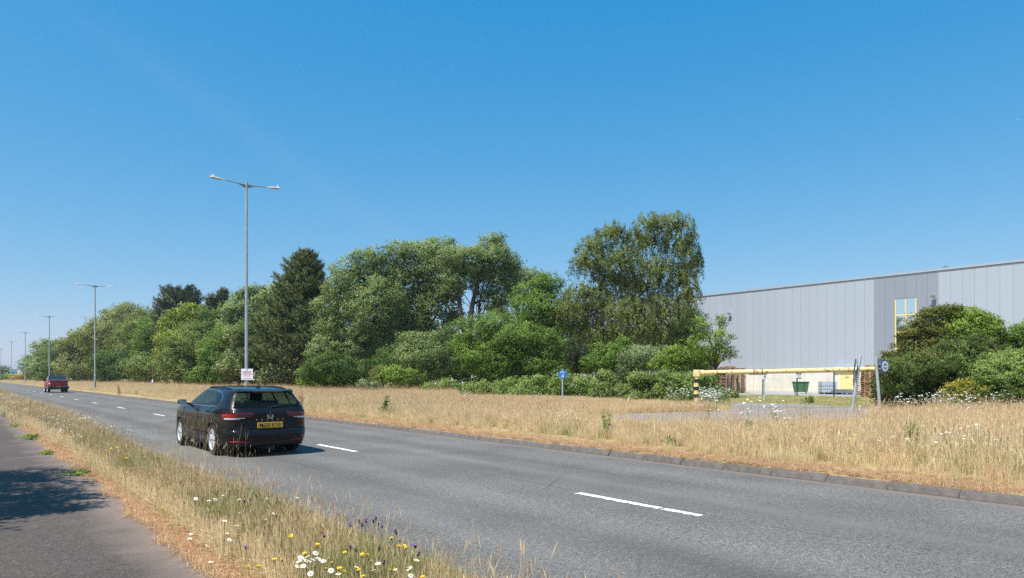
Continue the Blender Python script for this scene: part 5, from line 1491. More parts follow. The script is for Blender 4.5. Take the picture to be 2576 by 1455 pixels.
# tall seeding stems along the road edge
TALL = [clump('c', 2, .10, .48, .80, .0036, .66, .10, .16, 1.0, s, .82, .04) for s in range(70, 76)]
s, t, x, y = field_pts(2.75, 3.15, 3.5, 26, 420, r)
dn = np.clip(np.exp(-((t - 11.6) / 2.6) ** 2) * .9 + .12, 0, 1)
kk = in_view(x, y) & (r.random(len(x)) < dn); s, t, x, y = s[kk], t[kk], x[kk], y[kk]; n = len(x)
scatter('tall_grass_stems', 'tall seeding grass stems standing against the road', np.stack([x, y, np.full(n, .07)], 1), r.uniform(0, 6.28, n), r.uniform(.62, 1.1, n) * np.clip(np.hypot(x, y) / 11, .72, 1.15), r.integers(0, 6, n), TALL)
# ---- far verge
FAR = []
FAR += [clump('c', 44, .20, .30, .62, .011, .65, .09, .38, .12, s, .78) for s in range(100, 104)]      # 0-3 straw
FAR += [clump('c', 40, .20, .24, .55, .012, .38, .14, .4, .06, s) for s in range(104, 107)]           # 4-6 green straw
FAR += [clump('c', 50, .20, .08, .20, .010, .84, .07, .9, 0, s) for s in range(107, 110)]             # 7-9 russet short
FAR += [clump('c', 14, .22, .50, .85, .009, .72, .08, .3, .7, s, .84, .06) for s in range(110, 114)]   # 10-13 stems
FAR += [clump('c', 44, .22, .22, .50, .013, .14, .10, .45, 0, s) for s in range(114, 117)]            # 14-16 green
lane_poly = [(p.x, p.y) for p in LANE]
def far_ok(x, y, s): return ~in_poly(x, y, lane_poly)
def far_idx(s, t, nz, nz2, r, n, y, x):
    u = r.random(n)
    idx = np.where(u < .26 + .30 * nz2, r.integers(4, 7, n), r.integers(0, 4, n))
    d = s - 10.6
    idx = np.where(d < .80 + .35 * nz, r.integers(7, 10, n), idx)
    idx = np.where((d >= .45) & (d < 1.3) & (u < .35), r.integers(7, 10, n), idx)
    idx = np.where((r.random(n) < .085) & (d > 1.2), r.integers(10, 14, n), idx)
    px = 1288 + FPX * x / y; py = HOR + FPX * (CAM - GZ) / y
    gline = np.where(px < 1200, 984, np.where(px < 1700, 996, 1022)) + 4 * nz
    gline = np.where(px > 2215, 1046 + 6 * nz, gline)
    idx = np.where((py < gline) & (px > 800) & (r.random(n) < .7), r.integers(14, 17, n), idx)
    idx = np.where((nz > .30) & (d > 1.4) & (r.random(n) < .30), r.integers(14, 17, n), idx)
    idx = np.where((nz2 > .42) & (d > 1.4) & (r.random(n) < .35), r.integers(7, 10, n), idx)
    return idx
GS = []
for (s0, s1, t0, t1, m, wsc) in [(10.76, 26.5, -24, 30, 30000, 1.0), (10.72, 36, 30, 62, 15000, 1.12), (22, 34, -14, 30, 11000, 1.0), (10.60, 36, 62, 130, 10000, 1.4), (10.6, 36, 130, 320, 9000, 2.0)]:
    s, t, x, y = field_pts(s0, s1, t0, t1, m, r)
    kk = in_view(x, y, 9) & far_ok(x, y, s) & (y > 0)
    s, t, x, y = s[kk], t[kk], x[kk], y[kk]; GS.append((s, t, x, y, np.full(len(s), wsc)))
s, t, x, y, w_ = [np.concatenate(q) for q in zip(*GS)]
n = len(x); nz = smooth_noise(x, y, .55, 31); nz2 = smooth_noise(x, y, .22, 32)
idx = far_idx(s, t, nz, nz2, r, n, y, x)
hs = np.clip((s - 10.5) / 2.2, .35, 1) * r.uniform(.75, 1.2, n) * (1 + .18 * nz2) * w_ ** .5 * .88
pxs = 1288 + FPX * x / y
low = (pxs > 1460 + 40 * nz) & (pxs < 2190 + 40 * nz) & (y > 18.0) & (y < 27)
hs = np.where(low & ((idx < 10) | (idx > 13)), hs * .30, hs)
hs = np.where((y > 31) & (pxs > 1150) & (pxs < 1900) & (s > 23), hs * .36, hs)
scatter('far_verge_grass', 'tall dry straw grass covering the far verge', np.stack([x, y, np.where(s < 11.4, .10, GZ - .02)], 1), r.uniform(0, 6.28, n), hs, idx, FAR)
# extra sward just behind the kerb
s, t, x, y = field_pts(10.68, 11.6, -14, 45, 14000, r)
kk = in_view(x, y, 2) & (y > 4); x, y, s = x[kk], y[kk], s[kk]; n = len(x)
scatter('kerb_edge_grass', 'short russet grass mat creeping over the kerb', np.stack([x, y, np.full(n, .09)], 1), r.uniform(0, 6.28, n), r.uniform(.45, .9, n), r.integers(0, 3, n), [clump('c', 50, .08, .05, .16, .008, .83, .08, .8, 0, q) for q in range(120, 123)])
# mown strip tufts
s, t, x, y = field_pts(33.5, 54.0, -2, 56, 9000, r)
kk = in_view(x, y, 2) & ~in_poly(x, y, lane_poly) & (s < 50.3 + (60 - t) * 4.4 / 70); x, y = x[kk], y[kk]; n = len(x)
scatter('mown_grass_tufts', 'short yellow-green tufts on the mown strip', np.stack([x, y, np.full(n, GZ)], 1), r.uniform(0, 6.28, n), r.uniform(.5, 1.1, n), r.integers(0, 4, n), [clump('c', 36, .35, .05, .16, .018, q, .12, .7, 0, 130 + i) for i, q in enumerate((.30, .38, .5, .25))])
# white flower heads over the far verge, and a dense patch by the barrier post
WHT = simple('white_petal', (.80, .79, .74), .6, 0, .03); YEL2 = simple('yellow_petal', (.80, .55, .02), .6, 0, .05)
PUR = simple('purple_petal', (.20, .05, .26), .6, 0, .1); STEM = simple('flower_stem', (.11, .17, .05), .7, 0, .15); CTR = simple('flower_centre', (.72, .42, .02), .7, 0, .05)
BUD = simple('knapweed_bud', (.05, .04, .03), .8, 0, .2)
def umbel(n, radius, h0, h1, size, mat, seed):
    q = np.random.default_rng(seed); m = MB()
    for i in range(n):
        a = q.uniform(0, 6.283); rr = radius * math.sqrt(q.random()); p = Vector((rr * math.cos(a), rr * math.sin(a), 0)); h = q.uniform(h0, h1)
        m.tube([p, p + Vector((q.normal(0, .02), q.normal(0, .02), h))], .003, 3, 1, cap=False)
        for j in range(4):
            c = p + Vector((q.normal(0, size * .6), q.normal(0, size * .6), h + q.normal(0, size * .2)))
            nn = Vector((q.normal(0, .4), q.normal(0, .4) - .35, 1)).normalized()
            m.disc(c, nn, size * q.uniform(.4, .75), 5, 0, 0)
    me = bpy.data.meshes.new('umbel'); me.from_pydata(m.v, [], m.f); me.materials.append(mat); me.materials.append(STEM); me.polygons.foreach_set('material_index', m.m)
    return bpy.data.objects.new('umbel', me)
UM = [umbel(4, .30, .38, .62, .022, WHT, q) for q in range(4)]
s, t, x, y = field_pts(11.6, 30, -14, 46, 1500, r)
px = 1288 + FPX * x / y; nz = smooth_noise(x, y, .45, 77)
kk = in_view(x, y, 2) & (y > 5) & ~in_poly(x, y, lane_poly) & (nz > .05 + .25 * (px < 1700)) & (s > 12.2) & ~((px > 1480) & (px < 2180) & (y > 16)); x, y = x[kk], y[kk]; n = len(x)
scatter('white_verge_flowers', 'scattered white flower heads among the far verge grass', np.stack([x, y, np.full(n, GZ)], 1), r.uniform(0, 6.28, n), r.uniform(.7, 1.1, n), r.integers(0, 4, n), UM)
X_, Y_ = [], []
for px, py, sx_, sy_, m in [(1785, 1018, 34, 10, 90), (1730, 1012, 26, 12, 26), (1690, 1017, 14, 8, 12), (2380, 1040, 120, 8, 90), (1560, 1004, 60, 8, 14), (1900, 1090, 130, 6, 14), (1150, 1018, 260, 12, 24)]:
    for _ in range(m):
        p = G(px + r.normal(0, sx_ * .6), py + r.normal(0, sy_ * .5), GZ); X_.append(p.x); Y_.append(p.y)
n = len(X_)
scatter('daisy_patch', 'dense patches of white flowers round the barrier post and hedge', np.stack([X_, Y_, np.full(n, GZ)], 1), r.uniform(0, 6.28, n), r.uniform(.7, 1.25, n), r.integers(0, 4, n), [umbel(5, .25, .4, .85, .034, WHT, q) for q in range(10, 14)])
s, t, x, y = field_pts(12.5, 28, -12, 10, 420, r); px = 1288 + FPX * x / y
kk = (y > 8) & (px > 2150) & (px < 2620) & (smooth_noise(x, y, .5, 5) > 0); x, y = x[kk], y[kk]; n = len(x)
scatter('yellow_verge_flowers', 'small yellow flowers in the right-hand verge', np.stack([x, y, np.full(n, GZ)], 1), r.uniform(0, 6.28, n), r.uniform(.7, 1.0, n), r.integers(0, 2, n), [umbel(2, .2, .4, .6, .020, YEL2, q) for q in (20, 21)])
# sparse flower dots on the near verge far along
s, t, x, y = field_pts(1.8, 3.0, 16, 60, 420, r); kk = in_view(x, y) & (smooth_noise(x, y, .35, 8) > .0); x, y = x[kk], y[kk]; n = len(x)
scatter('white_near_flowers', 'white flower heads along the receding near verge', np.stack([x, y, np.full(n, .08)], 1), r.uniform(0, 6.28, n), r.uniform(.5, .75, n), r.integers(0, 4, n), [umbel(4, .2, .45, .65, .026, WHT, q) for q in range(30, 34)])
# single flowers of the near verge
def b2(cx, cy): return 440 + cx * .2654, 1069 + cy * .2654
def b1(cx, cy): return cx * .352, 943.4 + cy * .352
def near_pos(px, py):
    best = None
    for zf in np.arange(.16, .62, .02):
        p = G(px, py, float(zf)); s_, t_ = st(p)
        sc = abs(zf - .44) * .8 + max(0, 1.7 - s_) * 5 + max(0, s_ - 3.08) * 5
        if best is None or sc < best[0]: best = (sc, p, float(zf))
    return best[1], best[2]
def petals(m, c, nn, r0, r1, k, mi, droop=.1):
    nn = nn.normalized(); u = nn.orthogonal().normalized(); w = nn.cross(u)
    for i in range(k):
        a = 6.283 * i / k; d = u * math.cos(a) + w * math.sin(a); sd = (w * math.cos(a) - u * math.sin(a)) * (r1 * 2.6 / k)
        m.add([c + d * r0 - sd * .5, c + d * r1 * .75 - sd - nn * droop * r1 * .4, c + d * r1 - nn * droop * r1, c + d * r1 * .75 + sd - nn * droop * r1 * .4, c + d * r0 + sd * .5], [(0, 1, 2, 3, 4)], mi)
q = random.Random(4)
def flower(kind, px, py):
    p, zf = near_pos(px, py)
    h = zf - .07
    nn = Vector((q.gauss(0, .4) + .05, q.gauss(0, .35) - .1, 1)).normalized()
    names = {'daisy': ('daisy', 'white daisy with a yellow centre', 'daisies on the near verge'),
             'hawk': ('hawkweed', 'yellow hawkweed flower', 'yellow flowers on the near verge'),
             'knap': ('knapweed', 'purple knapweed flower with a dark bud', 'purple flowers on the near verge')}[kind]
    s_, t_ = st(p)
    spot = ('in the bottom edge cluster' if py > 1375 else 'nearer the footpath' if s_ < 2.15 else 'nearer the road' if s_ > 2.65 else 'in the middle of the near verge')
    if kind == 'knap' and 860 < px < 975 and py < 1340: spot = 'in the tall dark clump'
    e = empty(names[0], (p.x, p.y, .07), 0, names[1] + ', ' + spot, 'flower', names[2] + ', ' + spot)
    tip = Vector((0, 0, h)); foot = Vector((q.gauss(0, .04), q.gauss(0, .04), 0))
    m = MB(); m.tube([foot, foot.lerp(tip, .55) + Vector((q.gauss(0, .012), q.gauss(0, .012), 0)), tip], [.0026, .0022, .002], 4, cap=False); m.build('stem', STEM, e)
    sc_ = q.uniform(.85, 1.15)
    if kind == 'daisy':
        m = MB(); petals(m, tip, nn, .005, 0.0195 * sc_, 13, 0, q.uniform(-.5, .1)); m.build('petals', WHT, e)
        m = MB(); m.disc(tip + nn * .006, nn, .0075 * sc_, 8, .006, 0, .006); m.build('centre', CTR, e)
    elif kind == 'hawk':
        m = MB(); petals(m, tip, nn, .0, .018 * sc_, 12, 0, -.1); petals(m, tip + nn * .004, nn, 0, .014 * sc_, 10, 0, -.3); m.build('petals', YEL2, e)
        m = MB(); m.disc(tip - nn * .002, nn, .007, 6, .012, 0, .004); m.build('bud', STEM, e)
    else:
        m = MB(); m.tube([tip - nn * .012, tip, tip + nn * .012], [.004, .011 * sc_, .007], 7); m.build('bud', BUD, e)
        m = MB(); petals(m, tip + nn * .012, nn, .002, .0145 * sc_, 12, 0, -.7); m.build('petals', PUR, e)
for cx, cy in [(515, 610), (462, 668), (198, 700), (318, 725), (383, 708), (612, 715), (860, 700), (1000, 715), (1158, 695), (615, 835), (942, 842), (857, 905), (470, 915), (585, 957), (600, 1000), (593, 1045), (490, 1035), (515, 1090), (362, 1073), (150, 1035), (140, 1085), (310, 1143), (340, 1300), (1333, 1217), (1253, 1253), (1200, 1278), (1180, 1305), (1265, 1300), (1385, 1280), (1350, 1275), (1460, 1265), (1490, 1305), (1325, 1337), (1215, 1345), (1165, 1340), (1435, 1362), (1480, 1380), (1285, 1410), (1400, 1405), (1470, 1420), (1550, 1412), (1925, 1322), (1718, 1355), (1927, 1400), (2085, 1370), (2195, 1360), (2225, 1365), (2285, 1290), (1880, 1385), (2235, 1430), (1240, 1290), (1300, 1285), (1410, 1300), (1190, 1262)]:
    flower('daisy', *b2(cx, cy))
for cx, cy in [(945, 1275), (1015, 1280), (695, 1337), (787, 1337), (1105, 1052), (1095, 1062), (2052, 1075), (2130, 1093), (2125, 1150), (2170, 1148), (2190, 1165), (1780, 1230), (1825, 1230), (1745, 1378), (1560, 1362), (1605, 1390), (2050, 1378), (1610, 1212), (1230, 1220), (1350, 1135), (2350, 1445), (1785, 1440)]:
    flower('hawk', *b2(cx, cy))
for cx, cy in [(655, 760), (868, 733), (890, 707), (878, 600), (905, 595), (930, 598), (795, 527), (835, 517), (885, 495), (690, 507), (1160, 952), (1010, 575)]:
    flower('hawk', *b1(cx, cy))
for cx, cy in [(775, 675), (660, 735), (690, 735), (707, 710), (1416, 1057), (675, 1170), (1665, 955), (1775, 955), (1812, 918), (1880, 920), (1903, 895), (1920, 950), (1963, 965), (1750, 920), (1665, 1167), (1722, 1190), (2097, 1025), (2280, 1155), (1935, 1178), (1980, 1312), (2305, 1232)]:
    flower('knap', *b2(cx, cy))
# weeds that stand out of the grass
def weed(name, label, p, h, w, mat, n, seed, cat='plant', lf_=.26):
    r2 = np.random.default_rng(seed)
    e = empty(name, p, 0, label, cat)
    lines = []; C = []
    for i in range(max(2, n // 60)):
        tip = np.array([r2.normal(0, w * .3), r2.normal(0, w * .3), h * r2.uniform(.7, 1)]); lines.append((wobble((r2.normal(0, .02), r2.normal(0, .02), 0), tip, 3, .03, r2), [.008, .006, .005, .003]))
        for j in range(n // max(2, n // 60)):
            s = r2.uniform(.12, 1.0); C.append(tip * s + r2.normal(size=3) * np.array([w * .28 * (1.15 - s), w * .28 * (1.15 - s), h * .04]))
    C = np.array(C); C[:, 2] = np.maximum(C[:, 2], .03)
    v, f = leaf_quads(C, r2.uniform(.5, 1.2, len(C)) * w * lf_, .42, r2)
    link('leaves', np_mesh('leaves', v, f, [mat], {'tint': np.repeat(np.clip(r2.normal(.4, .2, len(C)), 0, 1), 4), 'nrm': np.repeat(unit(C * np.array([1.5, 1.5, .2]) / w + np.array([0, -.1, .6]) + r2.normal(0, .3, C.shape)), 4, axis=0)}), e)
    tubes_mesh('stem', lines, STEM, e, 4)
DOCK = leaf_mat('dock_seed', (.22, .075, .04), (.36, .13, .07), trans=.1)
for name, label, x_, y_, h, w, mat in [('dock_plant', 'rust red dock spike right of the dark estate car', 760, 1040, 1.0, .22, DOCK), ('dock_plant', 'rust red dock spike in the grass right of the second lamp', 300, 994, 1.0, .3, DOCK),
        ('thistle', 'dark green thistle in the dry grass right of the car', 966, 1050, .8, .4, L['dark']), ('ragwort', 'green weed standing in dry grass below the marker post', 1525, 1100, .62, .26, L['alder']),
        ('ragwort', 'tall green weed standing in the grass near the right edge', 2292, 1158, .72, .24, L['sallow']), ('ragwort', 'green weed in the grass before the side lane', 1880, 1110, .6, .22, L['alder']),
        ('weed_clump', 'green weed tuft on the mown strip by the fence', 1842, 1004, .75, .8, L['sallow']), ('weed_clump', 'greyish weed at the edge of the mown strip under the beam', 2035, 1016, .4, .7, L['sallow'])]:
    weed(name, label, G(x_, y_, GZ), h, w, mat, 260, int(x_))
for x_, y_, w, lab in [(192, 1196, .34, 'low green weed spilling on to the path edge'), (80, 1106, .42, 'green weed patch creeping over the path, farther along'), (38, 1074, .36, 'farthest green weed patch beside the path edge'), (120, 1143, .3, 'small green weed on the path edge between two larger patches')]:
    weed('path_weed', lab, G(x_, y_, .07), .16 if w > .4 else .08, w, L['bright'], 420, int(x_), lf_=.13)
weed('kerb_weed', 'green weed low on the verge slope behind the kerb', G(1690, 1125, .1), .2, .6, L['sallow'], 200, 77)
# ------------------------------------------------------------------ vehicles
def paint(name, c, metal=.4, rough=.28):
    t = NT(name).set(rough, metal, .08, .6)
    t.b.inputs['Coat Roughness'].default_value = .05
    t.col(t.mix(t.maprange(t.noise(2.5, 6), .5, .9, 0, .05), c, (.16, .14, .11)))
    return t.m
M['car_black'] = paint('car_paint_black', (.0065, .007, .009), 0, .45)
M['car_red'] = paint('car_paint_red', (.27, .006, .018), 0, .4)
t = NT('car_glass').set(.03, 0, .6)
t.col((.02, .035, .035))
tp = t.n('ShaderNodeBsdfTransparent'); tp.inputs[0].default_value = (.40, .53, .51, 1)
mx = t.n('ShaderNodeMixShader'); fr = t.n('ShaderNodeLayerWeight'); fr.inputs[0].default_value = .5
t.l(t.math('MULTIPLY_ADD', t.math('POWER', fr.outputs[1], 4.0), .75, .22), mx.inputs[0])
t.l(tp.outputs[0], mx.inputs[1]); t.l(t.b.outputs[0], mx.inputs[2]); t.l(mx.outputs[0], t.out.inputs[0]); M['car_glass'] = t.m
M['privacy'] = NT('dark_glass').set(.04, 0, .7).m; M['privacy'].node_tree.nodes['Principled BSDF'].inputs['Base Color'].default_value = (.012, .02, .028, 1)
M['plastic'] = simple('black_plastic', (.018, .018, .019), .6, 0, .1, 8)
M['gloss'] = simple('gloss_black', (.008, .008, .009), .3, 0, .1, 8, spec=.3)
M['seat'] = simple('seat_fabric', (.035, .035, .036), .9, 0, .2, 12)
t = NT('tail_lamp_red').set(.08, 0, .6, .6); t.col(t.ramp(t.noise(14, 2), [(.35, (.055, .001, .004)), (.7, (.15, .002, .007))])); M['tail'] = t.m
M['tail_bright'] = simple('tail_lamp_bright', (.50, .012, .012), .15, 0, .1, 30)
M['clear'] = simple('reversing_lens', (.72, .70, .70), .12, .2, .05)
M['reflect'] = simple('red_reflector', (.30, .010, .010), .2, 0, .1, 30)
M['chrome'] = simple('chrome', (.72, .74, .76), .15, .95, .03)
M['alloy'] = simple('alloy_wheel', (.74, .75, .77), .35, .35, .05)
M['plate'] = simple('plate_yellow', (.72, .40, .02), .45, 0, .03)
M['ink'] = simple('plate_ink', (.012, .012, .012), .6, 0, .05)
M['dash'] = simple('cabin_trim', (.02, .02, .021), .8, 0, .1)

def cr(xs, ys, q):
    """monotone-ish cubic through control rows"""
    xs = np.asarray(xs, float); ys = np.asarray(ys, float)
    m = np.zeros_like(ys); dxy = np.diff(ys, axis=0) / np.diff(xs).reshape(-1, *([1] * (ys.ndim - 1)))
    m[0], m[-1] = dxy[0], dxy[-1]
    a, b = dxy[:-1], dxy[1:]
    m[1:-1] = np.where(a * b > 0, 2 * a * b / np.where(np.abs(a + b) < 1e-9, 1e-9, a + b), 0)
    i = np.clip(np.searchsorted(xs, q) - 1, 0, len(xs) - 2)
    h = (xs[i + 1] - xs[i]); s = (q - xs[i]) / h
    sh = (-1,) + (1,) * (ys.ndim - 1); s = s.reshape(sh); h = h.reshape(sh)
    return (2 * s**3 - 3 * s**2 + 1) * ys[i] + (s**3 - 2 * s**2 + s) * h * m[i] + (-2 * s**3 + 3 * s**2) * ys[i + 1] + (s**3 - s**2) * h * m[i + 1]
def shell(rows, nsub, MC, taper, zfun):
    """rows: (z, rear x, front x, half width, exponent). returns grid of points nrow x MC x 3, closed loop from rear centre via the left side"""
    R = np.array(rows, float)
    base = np.arange(len(R)); q = np.linspace(0, len(R) - 1, (len(R) - 1) * nsub + 1)
    D = cr(base, R, q)
    out = np.zeros((len(D), MC, 3))
    for i, (z, xr, xf, w, n) in enumerate(D):
        th = np.linspace(math.pi, -math.pi, 3001)
        a = (xf - xr) / 2; cx = (xf + xr) / 2
        X = cx + a * np.sign(np.cos(th)) * np.abs(np.cos(th)) ** (2 / n)
        Y = w * np.sign(np.sin(th)) * np.abs(np.sin(th)) ** (2 / n)
        Y = Y * taper(X)
        seg = np.hypot(np.diff(X), np.diff(Y)); L_ = np.concatenate([[0], np.cumsum(seg)])
        s = np.linspace(0, L_[-1], MC + 1)[:-1]
        X, Y = np.interp(s, L_, X), np.interp(s, L_, Y)
        out[i, :, 0] = X; out[i, :, 1] = Y; out[i, :, 2] = zfun(z, X, np.abs(Y))
    return out
def split_shell(g, classify, names, mats, parent, sub=None):
    nr, nc, _ = g.shape
    V = g.reshape(-1, 3)
    i, j = np.meshgrid(np.arange(nr - 1), np.arange(nc), indexing='ij')
    j2 = (j + 1) % nc
    F = np.stack([i * nc + j, i * nc + j2, (i + 1) * nc + j2, (i + 1) * nc + j], -1).reshape(-1, 4)
    F = F[:, ::-1]
    c = V[F].mean(1)
    nrm = np.cross(V[F[:, 1]] - V[F[:, 0]], V[F[:, 2]] - V[F[:, 0]]); nrm = unit(nrm)
    cls = classify(c, nrm)
    # outward check
    outw = (nrm[:, 1] * np.sign(c[:, 1])).mean()
    if outw < 0: F = F[:, ::-1]
    objs = {}
    for k, (nm, mt) in enumerate(zip(names, mats)):
        f = F[cls == k]
        if len(f) == 0: continue
        u, inv = np.unique(f, return_inverse=True)
        me = np_mesh(nm, V[u], inv.reshape(-1, 4), [mt], smooth=True)
        objs[k] = link(nm, me, parent)
    return objs
def poly_in(px, py, poly): return in_poly(px, py, poly)
def make_wheel(parent, c, side, rw, wd, alloy, spokes=5, name='wheel'):
    """side: +1 outer face towards +y"""
    c = Vector(c); ax = Vector((0, side, 0))
    prof = [(rw * .70, -wd), (rw * .93, -wd * .98), (rw, -wd * .80), (rw, -wd * .15), (rw * .95, 0), (rw * .74, .004), (rw * .69, -.02)]
    n = 40; m = MB(); vs = []
    for r_, y in prof:
        for k in range(n):
            a = 6.28318 * k / n; vs.append(c + Vector((r_ * math.cos(a), side * y, r_ * math.sin(a))))
    fs = []
    for i in range(len(prof) - 1):
        for k in range(n):
            q = (i * n + k, i * n + (k + 1) % n, (i + 1) * n + (k + 1) % n, (i + 1) * n + k); fs.append(q if side < 0 else q[::-1])
    m.add(vs, fs)
    w = empty(name, (0, 0, 0)); w.parent = parent
    m.build('tyre', M['rubber'], w, smooth=True, auto=35)
    m = MB(); rr = rw * .70
    pr = [(rr * 1.0, -.006), (rr * .955, .002), (rr * .92, -.03), (rr * .90, -.10)]
    vs = []
    for r_, y in pr:
        for k in range(n):
            a = 6.28318 * k / n; vs.append(c + Vector((r_ * math.cos(a), side * y, r_ * math.sin(a))))
    fs = []
    for i in range(len(pr) - 1):
        for k in range(n):
            q = (i * n + k, i * n + (k + 1) % n, (i + 1) * n + (k + 1) % n, (i + 1) * n + k); fs.append(q if side < 0 else q[::-1])
    m.add(vs, fs)
    for k in range(spokes):
        for off in (-.13, .13):
            a = 6.28318 * k / spokes + math.pi / 2; 
            d1 = Vector((math.cos(a + off * .5), 0, math.sin(a + off * .5))); d2 = Vector((math.cos(a + off * 1.5), 0, math.sin(a + off * 1.5)))
            t1 = Vector((-d1.z, 0, d1.x)); t2 = Vector((-d2.z, 0, d2.x))
            p1 = c + d1 * rr * .16; p2 = c + d2 * rr * .94
            w1, w2 = rr * .075, rr * .085
            f0, f1 = ax * -.012, ax * -.018; b0, b1 = ax * -.045, ax * -.05
            m.hexa([p1 - t1 * w1 + b0, p2 - t2 * w2 + b1, p2 + t2 * w2 + b1, p1 + t1 * w1 + b0], [p1 - t1 * w1 + f0, p2 - t2 * w2 + f1, p2 + t2 * w2 + f1, p1 + t1 * w1 + f0])
    m.disc(c + ax * -.008, ax, rr * .22, 20, .05)
    m.build('rim', alloy, w)
    m = MB(); m.disc(c + ax * -.10, ax, rr * .92, 24, .01); m.disc(c + ax * -.085, ax, rr * .6, 24, .015); m.build('brake_disc', M['plastic'], w)
    m = MB(); m.disc(c + ax * -.004, ax, rr * .09, 14, .006); m.build('hub_cap', M['sign_dark'], w)
    return w
CAR_ANG = math.atan2(DY, DX)
# --- dark estate car
def estate():
    LX = .965                                 # lengthwise
    ls, lt = 5.03, 15.25
    # local x forward (along the road), y to the left
    o = empty('estate_car', (0, 0, 0), CAR_ANG, 'dark estate car with roof rails driving away in the nearer lane', 'car')
    rows = [(.20, .20, 4.60, .80, 7), (.235, .11, 4.68, .875, 7), (.34, .035, 4.75, .90, 7.5), (.46, .0, 4.77, .912, 7.5), (.525, .012, 4.77, .915, 7.5), (.56, .055, 4.76, .915, 8),
            (.62, .075, 4.75, .917, 8), (.76, .075, 4.70, .915, 8), (.875, .045, 4.60, .908, 8), (.91, .055, 4.50, .900, 8), (.965, .10, 4.30, .880, 8), (1.0, .13, 3.62, .862, 8), (1.15, .235, 3.22, .795, 8), (1.30, .345, 2.86, .712, 8), (1.37, .36, 2.66, .665, 8),
            (1.415, .30, 2.5, .615, 7), (1.44, .36, 2.42, .56, 6), (1.462, .62, 2.3, .44, 5), (1.474, .95, 2.15, .25, 4), (1.477, 1.35, 1.95, .02, 3)]
    def taper(X):
        r_ = np.clip((1.1 - X) / 1.1, 0, 1); f_ = np.clip((X - 3.5) / 1.25, 0, 1)
        return 1 - .055 * r_**2 - .10 * f_**2
    def zf(z, X, Y):
        h = np.clip((z - .98) / .45, 0, 1)
        zz = z - .050 * h * np.clip((2.5 - X) / 2.2, 0, 1.2) ** 2 - .02 * h * np.clip(X - 2.3, 0, 1)
        return zz + .018 * np.clip((z - .55) / .4, 0, 1) * np.clip((1.8 - X) / 1.8, 0, 1) * (1 - h)
    g = shell(rows, 8, 520, taper, zf)
    WR, WF, WZ, AR = 1.02, 3.81, .33, .372
    # snap the rings near the arches on to their circle
    for xc in (WR, WF):
        d = np.hypot(g[..., 0] - xc, g[..., 2] - WZ)
        near = (np.abs(d - AR) < .016) & (np.abs(g[..., 1]) > .5)
        for ax_ in (0, 2):
            cc = xc if ax_ == 0 else WZ
            g[..., ax_] = np.where(near, cc + (g[..., ax_] - cc) * AR / np.maximum(d, 1e-6), g[..., ax_])
    side_poly = [(3.36, 1.035), (2.90, 1.275), (2.62, 1.365), (2.2, 1.385), (1.5, 1.375), (1.02, 1.335), (.80, 1.27), (.70, 1.16), (.72, 1.09), (.86, 1.045), (1.3, 1.035)]
    tail_in = [(.335, .885), (.42, .825), (.66, .785), (1.2, .785), (1.2, .93), (.35, .925)]
    def classify(c, nr_):
        k = np.zeros(len(c), int)
        x, y, z = c[:, 0], np.abs(c[:, 1]), c[:, 2]
        rear = (nr_[:, 0] < -.45) & (x < .75)
        k[(z < .30) & (x < .6) & (y < .95)] = 1
        k[z < .285] = 1
        sidem = (y > .4) & (np.abs(nr_[:, 1]) > .35) & in_poly(x, z, side_poly)
        k[sidem] = 2
        pil = sidem & ((np.abs(x - (2.10 + (z - 1.03) * -.10)) < .055) | (np.abs(x - (1.25 - (z - 1.03) * .22)) < .05) | ((np.abs(x - (1.12 - (z - 1.03) * .1)) < .012)))
        k[pil] = 3
        hwin = .70 - (z - 1.02) * .40
        k[rear & (z > 1.015) & (z < 1.325) & (y < hwin)] = 4
        k[rear & (((z > .985) & (z <= 1.015) & (y < .76)) | ((z > 1.0) & (z < 1.345) & (y >= hwin) & (y < hwin + .075)))] = 3
        k[rear & (z >= 1.325) & (z < 1.345) & (y < .6)] = 3
        tl = (x < .43) & (z > .77) & (z < .945) & in_poly(y + np.clip(x - .12, 0, 1) * .0, z, tail_in) & (c[:, 0] < .43 - (.92 - z) * .25)
        k[tl] = 5
        k[tl & (z < .825) & (y > .50) & (y < .84)] = 6
        k[tl & (z > .845) & (z < .885) & (y > .66)] = 7
        ws = (nr_[:, 0] > .2) & (x > 2.55) & (z > 1.03) & (z < 1.40) & (y < .80 - (z - 1.0) * .45)
        k[ws] = 8
        dw = (np.hypot(x - WR, z - WZ) < AR) | (np.hypot(x - WF, z - WZ) < AR)
        k[dw & (y > .5)] = 99
        return k
    names = ['body', 'lower_bumper', 'side_window', 'pillar_trim', 'rear_window', 'tail_light', 'reversing_light', 'brake_light', 'windscreen']
    mats = [M['car_black'], M['plastic'], M['car_glass'], M['gloss'], M['car_glass'], M['tail'], M['clear'], M['tail_bright'], M['car_glass']]
    # side windows separately per pane, lamps per side
    def cls2(c, nr_):
        k = classify(c, nr_); x, y = c[:, 0], c[:, 1]
        out = k.copy()
        sw = k == 2
        pane = np.where(x > 2.08, 0, np.where(x > 1.20, 1, 2))
        out[sw] = 20 + pane[sw] + 3 * (y[sw] < 0)
        for b_, t_ in ((5, 30), (6, 32), (7, 34)):
            m_ = k == b_; out[m_] = t_ + (y[m_] < 0)
        return out
    nm = {0: 'body', 1: 'lower_bumper', 3: 'pillar_trim', 4: 'rear_window', 8: 'windscreen'}
    mt = {0: M['car_black'], 1: M['plastic'], 3: M['gloss'], 4: M['car_glass'], 8: M['car_glass']}
    for i in range(6): nm[20 + i] = 'quarter_window' if i % 3 == 2 else 'side_window'; mt[20 + i] = M['car_glass']
